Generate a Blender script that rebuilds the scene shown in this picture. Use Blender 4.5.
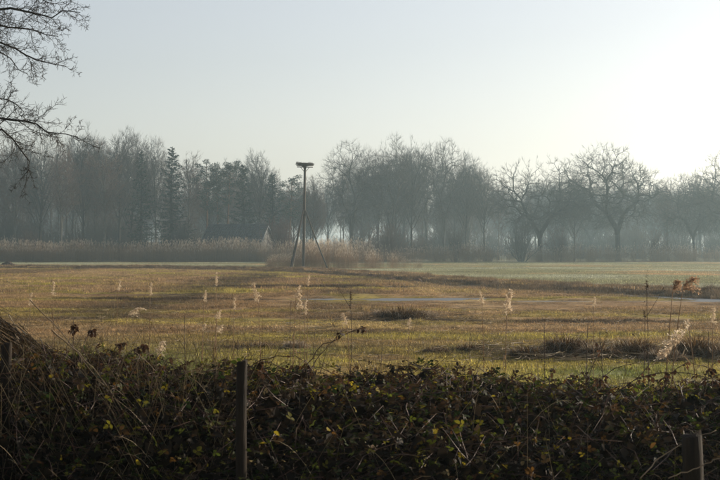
import bpy, math, random
import numpy as np
from mathutils import Vector, Matrix

for o in list(bpy.data.objects):
    bpy.data.objects.remove(o)
SC = bpy.context.scene
R = math.radians

# ------------------------------------------------------------------ camera
FPX, HY, CX, EYE = 1500.0, 251.0, 360.0, 1.7      # focal length and horizon of the photograph (720 px wide)
cd = bpy.data.cameras.new('camera')
cam = bpy.data.objects.new('camera', cd)
SC.collection.objects.link(cam)
SC.camera = cam
cd.sensor_width = 36
cd.lens = 36 * FPX / 720
cam.location = (0, 0, EYE)
cam.rotation_euler = (R(90) + math.atan((HY - 240) / FPX), 0, 0)
cd.clip_start = 0.1
cd.clip_end = 6000
cd.dof.use_dof = True
cd.dof.focus_distance = 120
cd.dof.aperture_fstop = 19

# ------------------------------------------------------------------ light
SUN_EL, SUN_AZ = R(15), R(53)                     # azimuth measured to the right of the view direction
W = bpy.data.worlds.new('World')
SC.world = W
W.use_nodes = True
nt = W.node_tree
nt.nodes.clear()
sky = nt.nodes.new('ShaderNodeTexSky')
sky.sky_type = 'NISHITA'
sky.sun_disc = False
sky.sun_elevation = SUN_EL
sky.sun_rotation = SUN_AZ
sky.altitude = 0
sky.air_density = 1.0
sky.dust_density = 1.5
sky.ozone_density = 1.3
bg = nt.nodes.new('ShaderNodeBackground')
bg.inputs['Strength'].default_value = 0.11
ow = nt.nodes.new('ShaderNodeOutputWorld')
hs_ = nt.nodes.new('ShaderNodeHueSaturation')
hs_.inputs['Saturation'].default_value = 0.5     # thin high veil washes the blue out
nt.links.new(sky.outputs[0], hs_.inputs['Color'])
wb = nt.nodes.new('ShaderNodeMix'); wb.data_type = 'RGBA'; wb.blend_type = 'MULTIPLY'
wb.inputs['Factor'].default_value = 1
wb.inputs['B'].default_value = (1.03, 0.992, 1.005, 1)
nt.links.new(hs_.outputs[0], wb.inputs['A'])
nt.links.new(wb.outputs['Result'], bg.inputs[0])
nt.links.new(bg.outputs[0], ow.inputs[0])

sl = bpy.data.lights.new('sun', 'SUN')
sl.energy = 4.8
sl.angle = R(0.6)
sl.color = (1.0, 0.87, 0.67)
so = bpy.data.objects.new('sun', sl)
SC.collection.objects.link(so)
sdir = Vector((math.sin(SUN_AZ) * math.cos(SUN_EL), math.cos(SUN_AZ) * math.cos(SUN_EL), math.sin(SUN_EL)))
so.rotation_euler = sdir.to_track_quat('Z', 'Y').to_euler()
so.location = (0, 0, 60)

vs = SC.view_settings
vs.view_transform = 'Standard'
vs.look = 'None'
vs.gamma = 1
vs.exposure = 0.47
SC.cycles.max_bounces = 6
SC.cycles.diffuse_bounces = 2
SC.cycles.glossy_bounces = 2
SC.cycles.transmission_bounces = 4
SC.cycles.volume_bounces = 1
SC.cycles.transparent_max_bounces = 8
SC.cycles.use_denoising = True

HAZE_DENSITY = 0.0006
HAZE_G = 0.6

# ------------------------------------------------------------------ helpers
def px(x, D):
    return (x - CX) / FPX * D

def pz(y, D):
    return EYE + (HY - y) / FPX * D

def link(o, parent=None):
    SC.collection.objects.link(o)
    if parent is not None:
        o.parent = parent
    return o

def tag(o, label=None, cat=None, group=None, kind=None):
    if label: o['label'] = label
    if cat: o['category'] = cat
    if group: o['group'] = group
    if kind: o['kind'] = kind
    return o

def empty(name, loc, rz=0.0):
    o = bpy.data.objects.new(name, None)
    o.location = loc
    o.rotation_euler = (0, 0, rz)
    o.empty_display_size = 0.2
    return link(o)

def mesh_from(name, V, faces, tint=None, smooth=False):
    """V (n,3); faces a list of (m,k) index arrays; tint (n,3) optional"""
    V = np.asarray(V, dtype=np.float32)
    me = bpy.data.meshes.new(name)
    me.vertices.add(len(V))
    me.vertices.foreach_set('co', V.ravel())
    idx = np.concatenate([np.asarray(f, dtype=np.int32).ravel() for f in faces])
    tot = np.concatenate([np.full(len(f), f.shape[1], dtype=np.int32) for f in faces])
    start = np.concatenate([[0], np.cumsum(tot)[:-1]]).astype(np.int32)
    me.loops.add(len(idx))
    me.loops.foreach_set('vertex_index', idx)
    me.polygons.add(len(tot))
    me.polygons.foreach_set('loop_start', start)
    me.polygons.foreach_set('loop_total', tot)
    if smooth:
        me.polygons.foreach_set('use_smooth', np.ones(len(tot), dtype=bool))
    if tint is not None:
        a = me.attributes.new('tint', 'FLOAT_COLOR', 'POINT')
        c = np.ones((len(V), 4), dtype=np.float32)
        c[:, :3] = tint
        a.data.foreach_set('color', c.ravel())
    me.update(calc_edges=True)
    return me

def obj(name, me, mat=None, parent=None, loc=None):
    if mat is not None and len(me.materials) == 0:
        me.materials.append(mat)
    o = bpy.data.objects.new(name, me)
    if loc is not None:
        o.location = loc
    return link(o, parent)

class Geo:
    """collects vertices and faces (grouped by corner count)"""
    def __init__(s):
        s.V, s.F, s.T, s.n = [], {}, [], 0
    def add(s, V, faces, tint=None):
        V = np.asarray(V, dtype=float).reshape(-1, 3)
        for f in faces:
            f = np.asarray(f)
            s.F.setdefault(f.shape[1], []).append(f + s.n)
        s.V.append(V)
        if tint is not None:
            t = np.asarray(tint, dtype=float)
            s.T.append(np.broadcast_to(t, (len(V), 3)))
        s.n += len(V)
        return s
    def mesh(s, name, smooth=False):
        V = np.concatenate(s.V)
        T = np.concatenate(s.T) if s.T and sum(len(t) for t in s.T) == len(V) else None
        return mesh_from(name, V, [np.concatenate(v) for v in s.F.values()], T, smooth)

def tubes(P, rad, sides=3):
    """P (N,k,3) polylines, rad (N,k): capped tapered tubes, vectorised -> V, faces"""
    P = np.asarray(P, dtype=float)
    rad = np.asarray(rad, dtype=float)
    N, k, _ = P.shape
    T = np.empty_like(P)
    T[:, 1:-1] = P[:, 2:] - P[:, :-2]
    T[:, 0] = P[:, 1] - P[:, 0]
    T[:, -1] = P[:, -1] - P[:, -2]
    T /= np.linalg.norm(T, axis=2, keepdims=True) + 1e-9
    m = P[:, -1] - P[:, 0]
    ref = np.where((np.abs(m[:, 2]) > 0.7 * np.linalg.norm(m, axis=1))[:, None], [[1., 0., 0.]], [[0., 0., 1.]])[:, None, :]
    A = np.cross(T, np.broadcast_to(ref, T.shape))
    A /= np.linalg.norm(A, axis=2, keepdims=True) + 1e-9
    B = np.cross(T, A)
    an = np.arange(sides) * 2 * math.pi / sides
    V = P[:, :, None, :] + rad[:, :, None, None] * (A[:, :, None, :] * np.cos(an)[None, None, :, None] + B[:, :, None, :] * np.sin(an)[None, None, :, None])
    V = V.reshape(-1, 3)
    i = np.arange(N)[:, None, None] * k * sides
    j = np.arange(k - 1)[None, :, None] * sides
    s0 = np.arange(sides)[None, None, :]
    s1 = (s0 + 1) % sides
    Q = np.stack([i + j + s0, i + j + s1, i + j + sides + s1, i + j + sides + s0], axis=-1).reshape(-1, 4)
    caps = (np.arange(N)[:, None] * k * sides + (k - 1) * sides + np.arange(sides)[None, :])
    return V, ([Q, caps] if sides > 2 else [Q])

def spread(V0, F0, M, loc):
    """copies template (V0, F0 (m,k)) by 3x3 matrices M (N,3,3) and offsets loc (N,3)"""
    V0 = np.asarray(V0, dtype=float)
    N, n = len(loc), len(V0)
    V = np.einsum('nij,vj->nvi', M, V0) + loc[:, None, :]
    F = (np.arange(N)[:, None, None] * n + np.asarray(F0)[None]).reshape(-1, np.asarray(F0).shape[1])
    return V.reshape(-1, 3), F

def rotmats(rs, N, zr=None, tilt=None):
    """random yaw, then a tilt about a random horizontal axis"""
    a = rs.uniform(0, 2 * math.pi, N) if zr is None else zr
    t = tilt
    b = rs.uniform(0, 2 * math.pi, N)
    c, s = np.cos(a), np.sin(a)
    Z = np.zeros((N, 3, 3)); Z[:, 0, 0] = c; Z[:, 0, 1] = -s; Z[:, 1, 0] = s; Z[:, 1, 1] = c; Z[:, 2, 2] = 1
    if t is None:
        return Z
    u = np.stack([np.cos(b), np.sin(b), np.zeros(N)], 1)
    K = np.zeros((N, 3, 3)); K[:, 0, 2] = u[:, 1]; K[:, 1, 2] = -u[:, 0]; K[:, 2, 0] = -u[:, 1]; K[:, 2, 1] = u[:, 0]
    I = np.eye(3)[None]
    T = I + np.sin(t)[:, None, None] * K + (1 - np.cos(t))[:, None, None] * (K @ K)
    return T @ Z

def vnoise(x, y, seed=0):
    x = np.asarray(x, dtype=float); y = np.asarray(y, dtype=float)
    xi, yi = np.floor(x).astype(np.int64), np.floor(y).astype(np.int64)
    fx, fy = x - xi, y - yi
    fx = fx * fx * (3 - 2 * fx); fy = fy * fy * (3 - 2 * fy)
    def h(a, b):
        n = (a * 374761393 + b * 668265263 + seed * 1442695041) & 0xffffffff
        n = ((n ^ (n >> 13)) * 1274126177) & 0xffffffff
        return ((n ^ (n >> 16)) & 0xffff) / 65535.0
    return (h(xi, yi) * (1 - fx) + h(xi + 1, yi) * fx) * (1 - fy) + (h(xi, yi + 1) * (1 - fx) + h(xi + 1, yi + 1) * fx) * fy

def fbm(x, y, seed=0, octv=4):
    s, a, t = 0, 1.0, 0
    for k in range(octv):
        s = s + a * vnoise(x * 2 ** k, y * 2 ** k, seed + k); t += a; a *= 0.5
    return s / t

# ------------------------------------------------------------------ materials
def mat(name):
    m = bpy.data.materials.new(name)
    m.use_nodes = True
    t = m.node_tree
    t.nodes.clear()
    out = t.nodes.new('ShaderNodeOutputMaterial')
    return m, t, out

def N(t, kind, **kw):
    n = t.nodes.new(kind)
    for k, v in kw.items():
        if k.startswith('_'):
            setattr(n, k[1:], v)
        else:
            n.inputs[k].default_value = v
    return n

def ramp(t, stops, fac=None, interp='LINEAR'):
    r = t.nodes.new('ShaderNodeValToRGB')
    r.color_ramp.interpolation = interp
    e = r.color_ramp.elements
    while len(e) < len(stops):
        e.new(0.5)
    for el, (p, c) in zip(e, stops):
        el.position = p
        el.color = (*c, 1)
    if fac is not None:
        t.links.new(fac, r.inputs[0])
    return r

def m_rough(name, c1, c2, scale=3.0, rough=0.9, bump=0.0, stretch=(1, 1, 1), spec=0.2):
    m, t, out = mat(name)
    tc = N(t, 'ShaderNodeTexCoord')
    mp = N(t, 'ShaderNodeMapping'); mp.inputs['Scale'].default_value = stretch
    t.links.new(tc.outputs['Object'], mp.inputs[0])
    no = N(t, 'ShaderNodeTexNoise', Scale=scale, Detail=5.0, Roughness=0.65)
    t.links.new(mp.outputs[0], no.inputs['Vector'])
    r = ramp(t, [(0.3, c1), (0.7, c2)], no.outputs['Fac'])
    p = N(t, 'ShaderNodeBsdfPrincipled', Roughness=rough)
    p.inputs['Specular IOR Level'].default_value = spec
    t.links.new(r.outputs[0], p.inputs['Base Color'])
    if bump:
        b = N(t, 'ShaderNodeBump', Strength=bump, Distance=0.03)
        t.links.new(no.outputs['Fac'], b.inputs['Height'])
        t.links.new(b.outputs[0], p.inputs['Normal'])
    t.links.new(p.outputs[0], out.inputs[0])
    return m

def m_thin(name, c1=None, c2=None, attr=None, trans=0.4, rough=0.5, spec=0.15, island=0.35, c3=None):
    """thin blades and leaves: diffuse + translucent + a little gloss; colour from a ramp per island or from an attribute"""
    m, t, out = mat(name)
    g = N(t, 'ShaderNodeNewGeometry')
    if attr:
        a = N(t, 'ShaderNodeAttribute', _attribute_name='tint', _attribute_type=attr)
        hv = N(t, 'ShaderNodeHueSaturation')
        mr = N(t, 'ShaderNodeMapRange'); mr.inputs['To Min'].default_value = 1 - island; mr.inputs['To Max'].default_value = 1 + island
        if attr == 'INSTANCER':
            mr = ramp(t, [(0, (0.45,) * 3), (0.5, (0.85,) * 3), (0.85, (1.3,) * 3), (1.0, (2.3,) * 3)], g.outputs['Random Per Island'])
        else:
            t.links.new(g.outputs['Random Per Island'], mr.inputs['Value'])
        t.links.new(mr.outputs[0], hv.inputs['Value'])
        t.links.new(a.outputs['Color'], hv.inputs['Color'])
        col = hv.outputs[0]
    else:
        st = [(0, c1), (1, c2)] if c3 is None else [(0, c1), (0.6, c2), (1, c3)]
        col = ramp(t, st, g.outputs['Random Per Island']).outputs[0]
    p = N(t, 'ShaderNodeBsdfPrincipled', Roughness=rough)
    p.inputs['Specular IOR Level'].default_value = spec
    tr = N(t, 'ShaderNodeBsdfTranslucent')
    mx = N(t, 'ShaderNodeMixShader'); mx.inputs[0].default_value = trans
    t.links.new(col, p.inputs['Base Color']); t.links.new(col, tr.inputs[0])
    t.links.new(p.outputs[0], mx.inputs[1]); t.links.new(tr.outputs[0], mx.inputs[2])
    t.links.new(mx.outputs[0], out.inputs[0])
    return m

M = {}
M['bark'] = m_rough('bark', (0.022, 0.018, 0.014), (0.055, 0.045, 0.036), 2.0, 0.95, 0.6, (3, 3, 0.6))
M['bark_pale'] = m_rough('bark_pale', (0.06, 0.052, 0.042), (0.14, 0.125, 0.105), 2.0, 0.95, 0.4, (3, 3, 0.6))
M['bark_pine'] = m_rough('bark_pine', (0.08, 0.045, 0.03), (0.20, 0.11, 0.06), 2.0, 0.95, 0.5, (3, 3, 0.6))
M['twig'] = m_rough('twig', (0.035, 0.028, 0.022), (0.075, 0.057, 0.043), 0.6, 0.85)
M['twig_russet'] = m_rough('twig_russet', (0.07, 0.038, 0.03), (0.13, 0.065, 0.045), 0.8, 0.85)
M['twig_birch'] = m_rough('twig_birch', (0.06, 0.036, 0.026), (0.12, 0.07, 0.048), 0.6, 0.85)
M['needle'] = m_thin('needle', (0.010, 0.022, 0.012), (0.03, 0.045, 0.022), trans=0.15, rough=0.6)
M['needle_pine'] = m_thin('needle_pine', (0.018, 0.032, 0.018), (0.045, 0.06, 0.033), trans=0.15, rough=0.6)
M['reed'] = m_thin('reed', (0.19, 0.11, 0.055), (0.36, 0.23, 0.12), trans=0.35)
M['reed_leaf'] = m_thin('reed_leaf', (0.16, 0.10, 0.055), (0.36, 0.25, 0.14), trans=0.4)
M['plume'] = m_thin('plume', (0.52, 0.40, 0.28), (0.80, 0.68, 0.52), trans=0.55, rough=0.8, spec=0.05)
M['plume_brown'] = m_thin('plume_brown', (0.24, 0.145, 0.09), (0.58, 0.40, 0.26), trans=0.5, rough=0.8, spec=0.05)
M['grass'] = m_thin('grass_blade', attr='INSTANCER', trans=0.42, rough=0.55, spec=0.2, island=0.55)
M['leaf'] = m_thin('bramble_leaf', attr='GEOMETRY', trans=0.5, rough=0.62, spec=0.10, island=0.45)
M['cane'] = m_rough('cane', (0.035, 0.018, 0.013), (0.09, 0.045, 0.03), 8, 0.6)
M['cane_pale'] = m_rough('cane_pale', (0.16, 0.11, 0.07), (0.30, 0.22, 0.14), 8, 0.7)
M['straw'] = m_thin('straw', (0.17, 0.12, 0.065), (0.42, 0.33, 0.20), trans=0.3)
M['dead_leaf'] = m_thin('dead_leaf', (0.035, 0.02, 0.012), (0.11, 0.06, 0.03), trans=0.2)
M['dead_stem'] = m_rough('dead_stem', (0.05, 0.03, 0.02), (0.11, 0.07, 0.045), 9, 0.8)
M['post'] = m_rough('post_wood', (0.008, 0.005, 0.003), (0.030, 0.019, 0.011), 6, 0.9, 0.7, (6, 6, 0.7))
M['pole'] = m_rough('pole_wood', (0.06, 0.048, 0.038), (0.13, 0.105, 0.08), 3, 0.85, 0.4, (4, 4, 0.5))
M['nest'] = m_rough('nest_sticks', (0.04, 0.03, 0.022), (0.10, 0.075, 0.05), 6, 0.9)
M['roof'] = m_rough('roof_tile', (0.035, 0.038, 0.042), (0.07, 0.072, 0.075), 1.5, 0.75)
M['wall_dark'] = m_rough('tarred_wall', (0.03, 0.032, 0.036), (0.06, 0.062, 0.065), 2, 0.8)
M['gable'] = m_rough('gable_wall', (0.42, 0.37, 0.31), (0.6, 0.54, 0.46), 1.2, 0.85)
M['trim'] = m_rough('white_trim', (0.5, 0.5, 0.48), (0.7, 0.7, 0.68), 2, 0.6)
M['sedge'] = m_thin('sedge', (0.05, 0.027, 0.010), (0.17, 0.095, 0.036), trans=0.3, spec=0.03)
M['sedge_pale'] = m_thin('sedge_pale', (0.22, 0.16, 0.10), (0.45, 0.36, 0.25), trans=0.4)
M['soil'] = m_rough('turned_soil', (0.045, 0.028, 0.018), (0.11, 0.07, 0.045), 5, 0.95, 0.8)

# glass
mg, tg, og = mat('window_glass')
pg_ = N(tg, 'ShaderNodeBsdfPrincipled', Roughness=0.08)
pg_.inputs['Base Color'].default_value = (0.02, 0.025, 0.03, 1)
tg.links.new(pg_.outputs[0], og.inputs[0])
M['glass'] = mg

# water
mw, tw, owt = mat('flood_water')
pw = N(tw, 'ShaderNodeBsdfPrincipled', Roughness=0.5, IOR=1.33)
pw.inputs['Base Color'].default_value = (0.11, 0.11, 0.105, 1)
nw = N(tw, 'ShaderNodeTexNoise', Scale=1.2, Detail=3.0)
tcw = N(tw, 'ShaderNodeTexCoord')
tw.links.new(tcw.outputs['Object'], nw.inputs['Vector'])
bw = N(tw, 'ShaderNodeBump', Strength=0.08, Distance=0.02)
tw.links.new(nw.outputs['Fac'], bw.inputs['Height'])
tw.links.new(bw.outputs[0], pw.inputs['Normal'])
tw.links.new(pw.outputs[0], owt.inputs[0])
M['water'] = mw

# ground: zone colour per vertex, broken up by two noises
mgd, t, out = mat('field_soil')
a = N(t, 'ShaderNodeAttribute', _attribute_name='tint', _attribute_type='GEOMETRY')
tc = N(t, 'ShaderNodeTexCoord')
n1 = N(t, 'ShaderNodeTexNoise', Scale=6.0, Detail=6.0, Roughness=0.7)
n2 = N(t, 'ShaderNodeTexNoise', Scale=0.6, Detail=4.0, Roughness=0.6)
t.links.new(tc.outputs['Object'], n1.inputs['Vector']); t.links.new(tc.outputs['Object'], n2.inputs['Vector'])
r1 = ramp(t, [(0.3, (0.45, 0.42, 0.38)), (0.7, (1.25, 1.2, 1.1))], n1.outputs['Fac'])
r2 = ramp(t, [(0.3, (0.75, 0.75, 0.75)), (0.7, (1.15, 1.12, 1.1))], n2.outputs['Fac'])
x1 = N(t, 'ShaderNodeMix', _data_type='RGBA', _blend_type='MULTIPLY'); x1.inputs['Factor'].default_value = 1
x2 = N(t, 'ShaderNodeMix', _data_type='RGBA', _blend_type='MULTIPLY'); x2.inputs['Factor'].default_value = 1
t.links.new(a.outputs['Color'], x1.inputs['A']); t.links.new(r1.outputs[0], x1.inputs['B'])
t.links.new(x1.outputs['Result'], x2.inputs['A']); t.links.new(r2.outputs[0], x2.inputs['B'])
p = N(t, 'ShaderNodeBsdfPrincipled', Roughness=0.95)
p.inputs['Specular IOR Level'].default_value = 0.1
b = N(t, 'ShaderNodeBump', Strength=0.8, Distance=0.05)
t.links.new(n1.outputs['Fac'], b.inputs['Height']); t.links.new(b.outputs[0], p.inputs['Normal'])
t.links.new(x2.outputs['Result'], p.inputs['Base Color'])
t.links.new(p.outputs[0], out.inputs[0])
M['ground'] = mgd

# ------------------------------------------------------------------ terrain
BANK = np.array([(-90, 165), (-40, 150), (-18, 141), (-5, 126), (0, 106), (3.5, 89), (6.8, 74), (10.2, 64.5), (13.3, 56), (25, 44), (60, 30)], dtype=float)
WL = -0.055
POOLS = [(10.5, 51.5, 8.5, 1.7), (1.4, 54, 5.0, 2.2), (4.6, 48, 2.2, 1.0), (-2.0, 36.5, 1.5, 0.7), (-9, 60, 2.5, 1.0), (15, 45, 3.5, 0.9)]

def bank_side(x, y):
    """signed distance-like: > 0 beyond the bank (pasture)"""
    yb = np.interp(x, BANK[:, 0], BANK[:, 1])
    s = np.gradient(BANK[:, 1], BANK[:, 0])
    k = np.interp(x, BANK[:, 0], s)
    return (y - yb) / np.sqrt(1 + k * k)

def pool(x, y):
    v = np.zeros(np.broadcast(x, y).shape)
    for (cx, cy, rx, ry) in POOLS:
        q = ((x - cx) / rx) ** 2 + ((y - cy) / ry) ** 2 + 1.6 * (fbm(x * 0.6, y * 0.9, 5) - 0.5)
        v = np.maximum(v, np.clip(1.6 * (1 - q), 0, 1))
    return v

def lowgrass(x, y):
    """1 where the sedge stays very short: round the pools and in front of them"""
    v = np.zeros(np.broadcast(x, y).shape)
    for (cx, cy, rx, ry) in POOLS:
        q = ((x - cx) / (rx * 1.15)) ** 2 + ((y - cy + 2.2) / (ry + 3.2)) ** 2
        v = np.maximum(v, np.clip(2.0 * (1.15 - q), 0, 1))
    return v

def height(x, y):
    x = np.asarray(x, dtype=float); y = np.asarray(y, dtype=float)
    z = 0.10 * (fbm(x / 9, y / 6, 1) - 0.5) + 0.10 * (fbm(x / 1.3, y / 1.3, 9, 3) - 0.5)
    d = bank_side(x, y)
    z = np.where(d > 2, z * 0.5, z)
    z = z + 0.20 * np.exp(-((d - 1.0) / 1.0) ** 2) - (0.02 + 0.13 * fbm(x / 4, y / 9, 44)) * np.exp(-((d + 1.6) / 1.1) ** 2)
    z = z - 0.11 * pool(x, y)
    near = np.clip((24 - y) / 8, 0, 1)
    z = z * (1 - 0.6 * near)
    return z

def zone(x, y):
    """albedo of the vegetation at x, y"""
    x = np.asarray(x, dtype=float); y = np.asarray(y, dtype=float)
    st = fbm(x / 7, y / 1.8 * np.clip(30 / np.maximum(y, 20), 0.2, 0.8), 21)      # low streaks of sedge
    f = fbm(x / 1.1, y / 1.1, 33)
    brown = np.array([0.33, 0.215, 0.105]); dark = np.array([0.10, 0.072, 0.04]); ochre = np.array([0.46, 0.33, 0.17])
    green = np.array([0.17, 0.19, 0.045]); ygreen = np.array([0.38, 0.31, 0.075])
    past = np.array([0.25, 0.24, 0.125]); frost = np.array([0.36, 0.36, 0.25])
    def mixc(A, B, k):
        k = np.clip(k, 0, 1)[..., None]
        return A * (1 - k) + B * k
    sh = x.shape if x.shape else (1,)
    base = np.broadcast_to(brown, sh + (3,))
    c = mixc(base, dark, (st - 0.53) * 4)
    c = mixc(c, ochre, (0.47 - st) * 5)
    c = mixc(c, ygreen, (fbm(x / 5, y / 3, 50) - 0.52) * 5)
    # near strip of yellow-green grass, greener on the left
    k = np.clip((30 + 7 * (fbm(x / 3, y / 5, 60) - 0.5) - y) / 7, 0, 1)
    nearc = mixc(np.broadcast_to(ygreen, sh + (3,)), green, (fbm(x / 1.8, y / 3, 70) - 0.54) * 4 + np.clip((-x - 0.5) / 2, 0, 1) * 0.9)
    nearc = mixc(nearc, brown, (fbm(x / 1.5, y / 3, 77) - 0.58) * 5)
    c = mixc(c, nearc, k)
    # pasture beyond the bank
    d = bank_side(x, y)
    pc = mixc(np.broadcast_to(past, sh + (3,)), frost, (fbm(x / 14, y / 9, 80) - 0.40) * 3.5)
    pc = mixc(pc, brown * 1.3, (fbm(x / 12, y / 5, 88) - 0.60) * 5)
    c = mixc(c, pc, (d - 1.5) / 2.5)
    # the far left part is russet rather than grey
    c = mixc(c, brown * 0.8, np.exp(-((d - 0.0) / 1.6) ** 2))
    c = mixc(c, dark, np.exp(-((d + 1.5) / 1.5) ** 2) * 0.9)
    for (cx, cy, rx, ry) in ((4.4, 24.6, 2.4, 1.3), (6.9, 25.5, 1.6, 1.0), (1.3, 37, 2.2, 0.9), (-1.6, 26.3, 0.9, 0.5), (2.0, 25.5, 1.1, 0.4), (-6.5, 52, 4, 1.2), (-2, 70, 6, 2), (6, 36, 3, 0.8)):
        q = ((x - cx) / rx) ** 2 + ((y - cy) / ry) ** 2 + 1.2 * (fbm(x * 1.5, y * 1.5, 91) - 0.5)
        c = mixc(c, np.array([0.07, 0.045, 0.024]), (1.2 - q) * 1.6)
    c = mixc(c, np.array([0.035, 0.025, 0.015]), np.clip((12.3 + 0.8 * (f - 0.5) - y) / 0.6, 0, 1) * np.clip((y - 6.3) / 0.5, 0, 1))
    f2 = fbm(x / 0.45, y / 0.7, 39)
    c = c * (0.50 + 0.55 * f + 0.45 * f2)[..., None]
    return c

def axis(vals):
    return np.unique(np.concatenate(vals))

ys = axis([np.linspace(-1500, -60, 16), np.linspace(-60, 10, 40), np.arange(10, 40, 0.16), np.arange(40, 80, 0.32), np.arange(80, 240, 1.0), np.linspace(240, 420, 40), np.linspace(420, 1500, 20)])
xs = axis([np.linspace(-1500, -120, 16), np.linspace(-120, -30, 60), np.arange(-30, -12, 0.5), np.arange(-12, 12, 0.2), np.arange(12, 30, 0.5), np.linspace(30, 120, 60), np.linspace(120, 1500, 16)])
GX, GY = np.meshgrid(xs, ys)
GZ = height(GX, GY)
nx, ny = len(xs), len(ys)
I = (np.arange(ny - 1)[:, None] * nx + np.arange(nx - 1)[None]).ravel()
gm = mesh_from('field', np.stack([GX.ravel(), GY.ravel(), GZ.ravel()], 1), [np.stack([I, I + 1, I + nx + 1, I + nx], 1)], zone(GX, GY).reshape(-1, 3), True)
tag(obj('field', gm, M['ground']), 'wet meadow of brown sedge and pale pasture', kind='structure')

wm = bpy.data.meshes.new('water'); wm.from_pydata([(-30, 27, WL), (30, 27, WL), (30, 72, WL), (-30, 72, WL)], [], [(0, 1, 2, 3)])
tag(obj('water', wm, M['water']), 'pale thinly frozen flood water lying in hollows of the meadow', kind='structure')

def zc(x, y):
    return float(height(np.array([x]), np.array([y]))[0])

# ------------------------------------------------------------------ scattering of uncountable stuff
def source(name, meshes, m):
    c = bpy.data.collections.new(name)
    for me in meshes:
        if len(me.materials) == 0: me.materials.append(m)
        c.objects.link(bpy.data.objects.new(me.name, me))
    return c

def scatter(name, coll, P, rot, scl, idx, tint=None, label=None, tilt=None):
    me = bpy.data.meshes.new(name)
    n = len(P)
    me.vertices.add(n)
    me.vertices.foreach_set('co', np.asarray(P, dtype=np.float32).ravel())
    R3 = np.zeros((n, 3), dtype=np.float32); R3[:, 2] = rot
    if tilt is not None: R3[:, 0] = tilt
    S3 = np.asarray(scl, dtype=np.float32)
    if S3.ndim == 1: S3 = np.repeat(S3[:, None], 3, 1)
    me.attributes.new('rot', 'FLOAT_VECTOR', 'POINT').data.foreach_set('vector', R3.ravel())
    me.attributes.new('scl', 'FLOAT_VECTOR', 'POINT').data.foreach_set('vector', S3.astype(np.float32).ravel())
    me.attributes.new('idx', 'INT', 'POINT').data.foreach_set('value', np.asarray(idx, dtype=np.int32))
    if tint is not None:
        c = np.ones((n, 4), dtype=np.float32); c[:, :3] = tint
        me.attributes.new('tint', 'FLOAT_COLOR', 'POINT').data.foreach_set('color', c.ravel())
    o = obj(name, me)
    g = bpy.data.node_groups.new(name, 'GeometryNodeTree')
    g.interface.new_socket('Geometry', in_out='INPUT', socket_type='NodeSocketGeometry')
    g.interface.new_socket('Geometry', in_out='OUTPUT', socket_type='NodeSocketGeometry')
    gi, go = g.nodes.new('NodeGroupInput'), g.nodes.new('NodeGroupOutput')
    ci = g.nodes.new('GeometryNodeCollectionInfo')
    ci.inputs['Collection'].default_value = coll
    ci.inputs['Separate Children'].default_value = True
    ci.inputs['Reset Children'].default_value = True
    ip = g.nodes.new('GeometryNodeInstanceOnPoints')
    ip.inputs['Pick Instance'].default_value = True
    def na(nm, ty):
        q = g.nodes.new('GeometryNodeInputNamedAttribute'); q.data_type = ty; q.inputs['Name'].default_value = nm
        return q.outputs['Attribute']
    g.links.new(gi.outputs[0], ip.inputs['Points'])
    g.links.new(ci.outputs[0], ip.inputs['Instance'])
    g.links.new(na('idx', 'INT'), ip.inputs['Instance Index'])
    g.links.new(na('rot', 'FLOAT_VECTOR'), ip.inputs['Rotation'])
    g.links.new(na('scl', 'FLOAT_VECTOR'), ip.inputs['Scale'])
    g.links.new(ip.outputs[0], go.inputs[0])
    md = o.modifiers.new('scatter', 'NODES')
    md.node_group = g
    return tag(o, label, kind='stuff')

def grass_patch(name, rs, size, nb, h, w, lean, clump=0.0):
    """a patch of blades: each a bent tapered strip of 2 quads + tip"""
    P = rs.uniform(-size / 2, size / 2, (nb, 2))
    if clump:
        cc = rs.uniform(-size / 2, size / 2, (max(3, int(nb / 14)), 2))
        P = cc[rs.randint(0, len(cc), nb)] + rs.normal(0, clump, (nb, 2))
    H = h * rs.uniform(0.45, 1.25, nb)
    az = rs.uniform(0, 2 * math.pi, nb)
    ln = lean * rs.uniform(0.2, 1.3, nb)
    wid = w * rs.uniform(0.6, 1.3, nb)
    d = np.stack([np.cos(az), np.sin(az)], 1)
    s = np.stack([-np.sin(az + rs.uniform(-.8, .8, nb)), np.cos(az)], 1)
    V = np.zeros((nb, 5, 3))
    for k, (f, ww) in enumerate(((0, 1), (0.55, 0.75))):
        for sgn, j in ((-1, 0), (1, 1)):
            V[:, 2 * k + j, :2] = P + d * (H * ln * f * f)[:, None] + sgn * s * (wid * ww / 2)[:, None]
            V[:, 2 * k + j, 2] = H * f * np.sqrt(np.clip(1 - (ln * f * 0.6) ** 2, 0.2, 1)) - 0.03 * (k == 0)
    V[:, 4, :2] = P + d * (H * ln)[:, None]
    V[:, 4, 2] = H * np.sqrt(np.clip(1 - (ln * 0.75) ** 2, 0.12, 1))
    b = np.arange(nb)[:, None] * 5
    return mesh_from(name, V.reshape(-1, 3), [b + np.array([[0, 1, 3, 2]]), b + np.array([[2, 3, 4]])])

rs = np.random.RandomState(4)
g_short = source('short_grass_patches', [grass_patch('short_patch', rs, 0.7, 330, 0.055, 0.008, 1.1, 0.05) for _ in range(4)], M['grass'])
g_sedge = source('sedge_patches', [grass_patch('sedge_patch', rs, 0.8, 320, 0.15, 0.008, 0.9, 0.06) for _ in range(5)], M['grass'])
g_past = source('pasture_patches', [grass_patch('pasture_patch', rs, 2.2, 900, 0.085, 0.016, 0.7) for _ in range(4)], M['grass'])
g_rough = source('rough_tufts', [grass_patch('rough_tuft', rs, 0.5, 130, 0.34, 0.010, 0.95, 0.10) for _ in range(5)], M['grass'])

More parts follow.
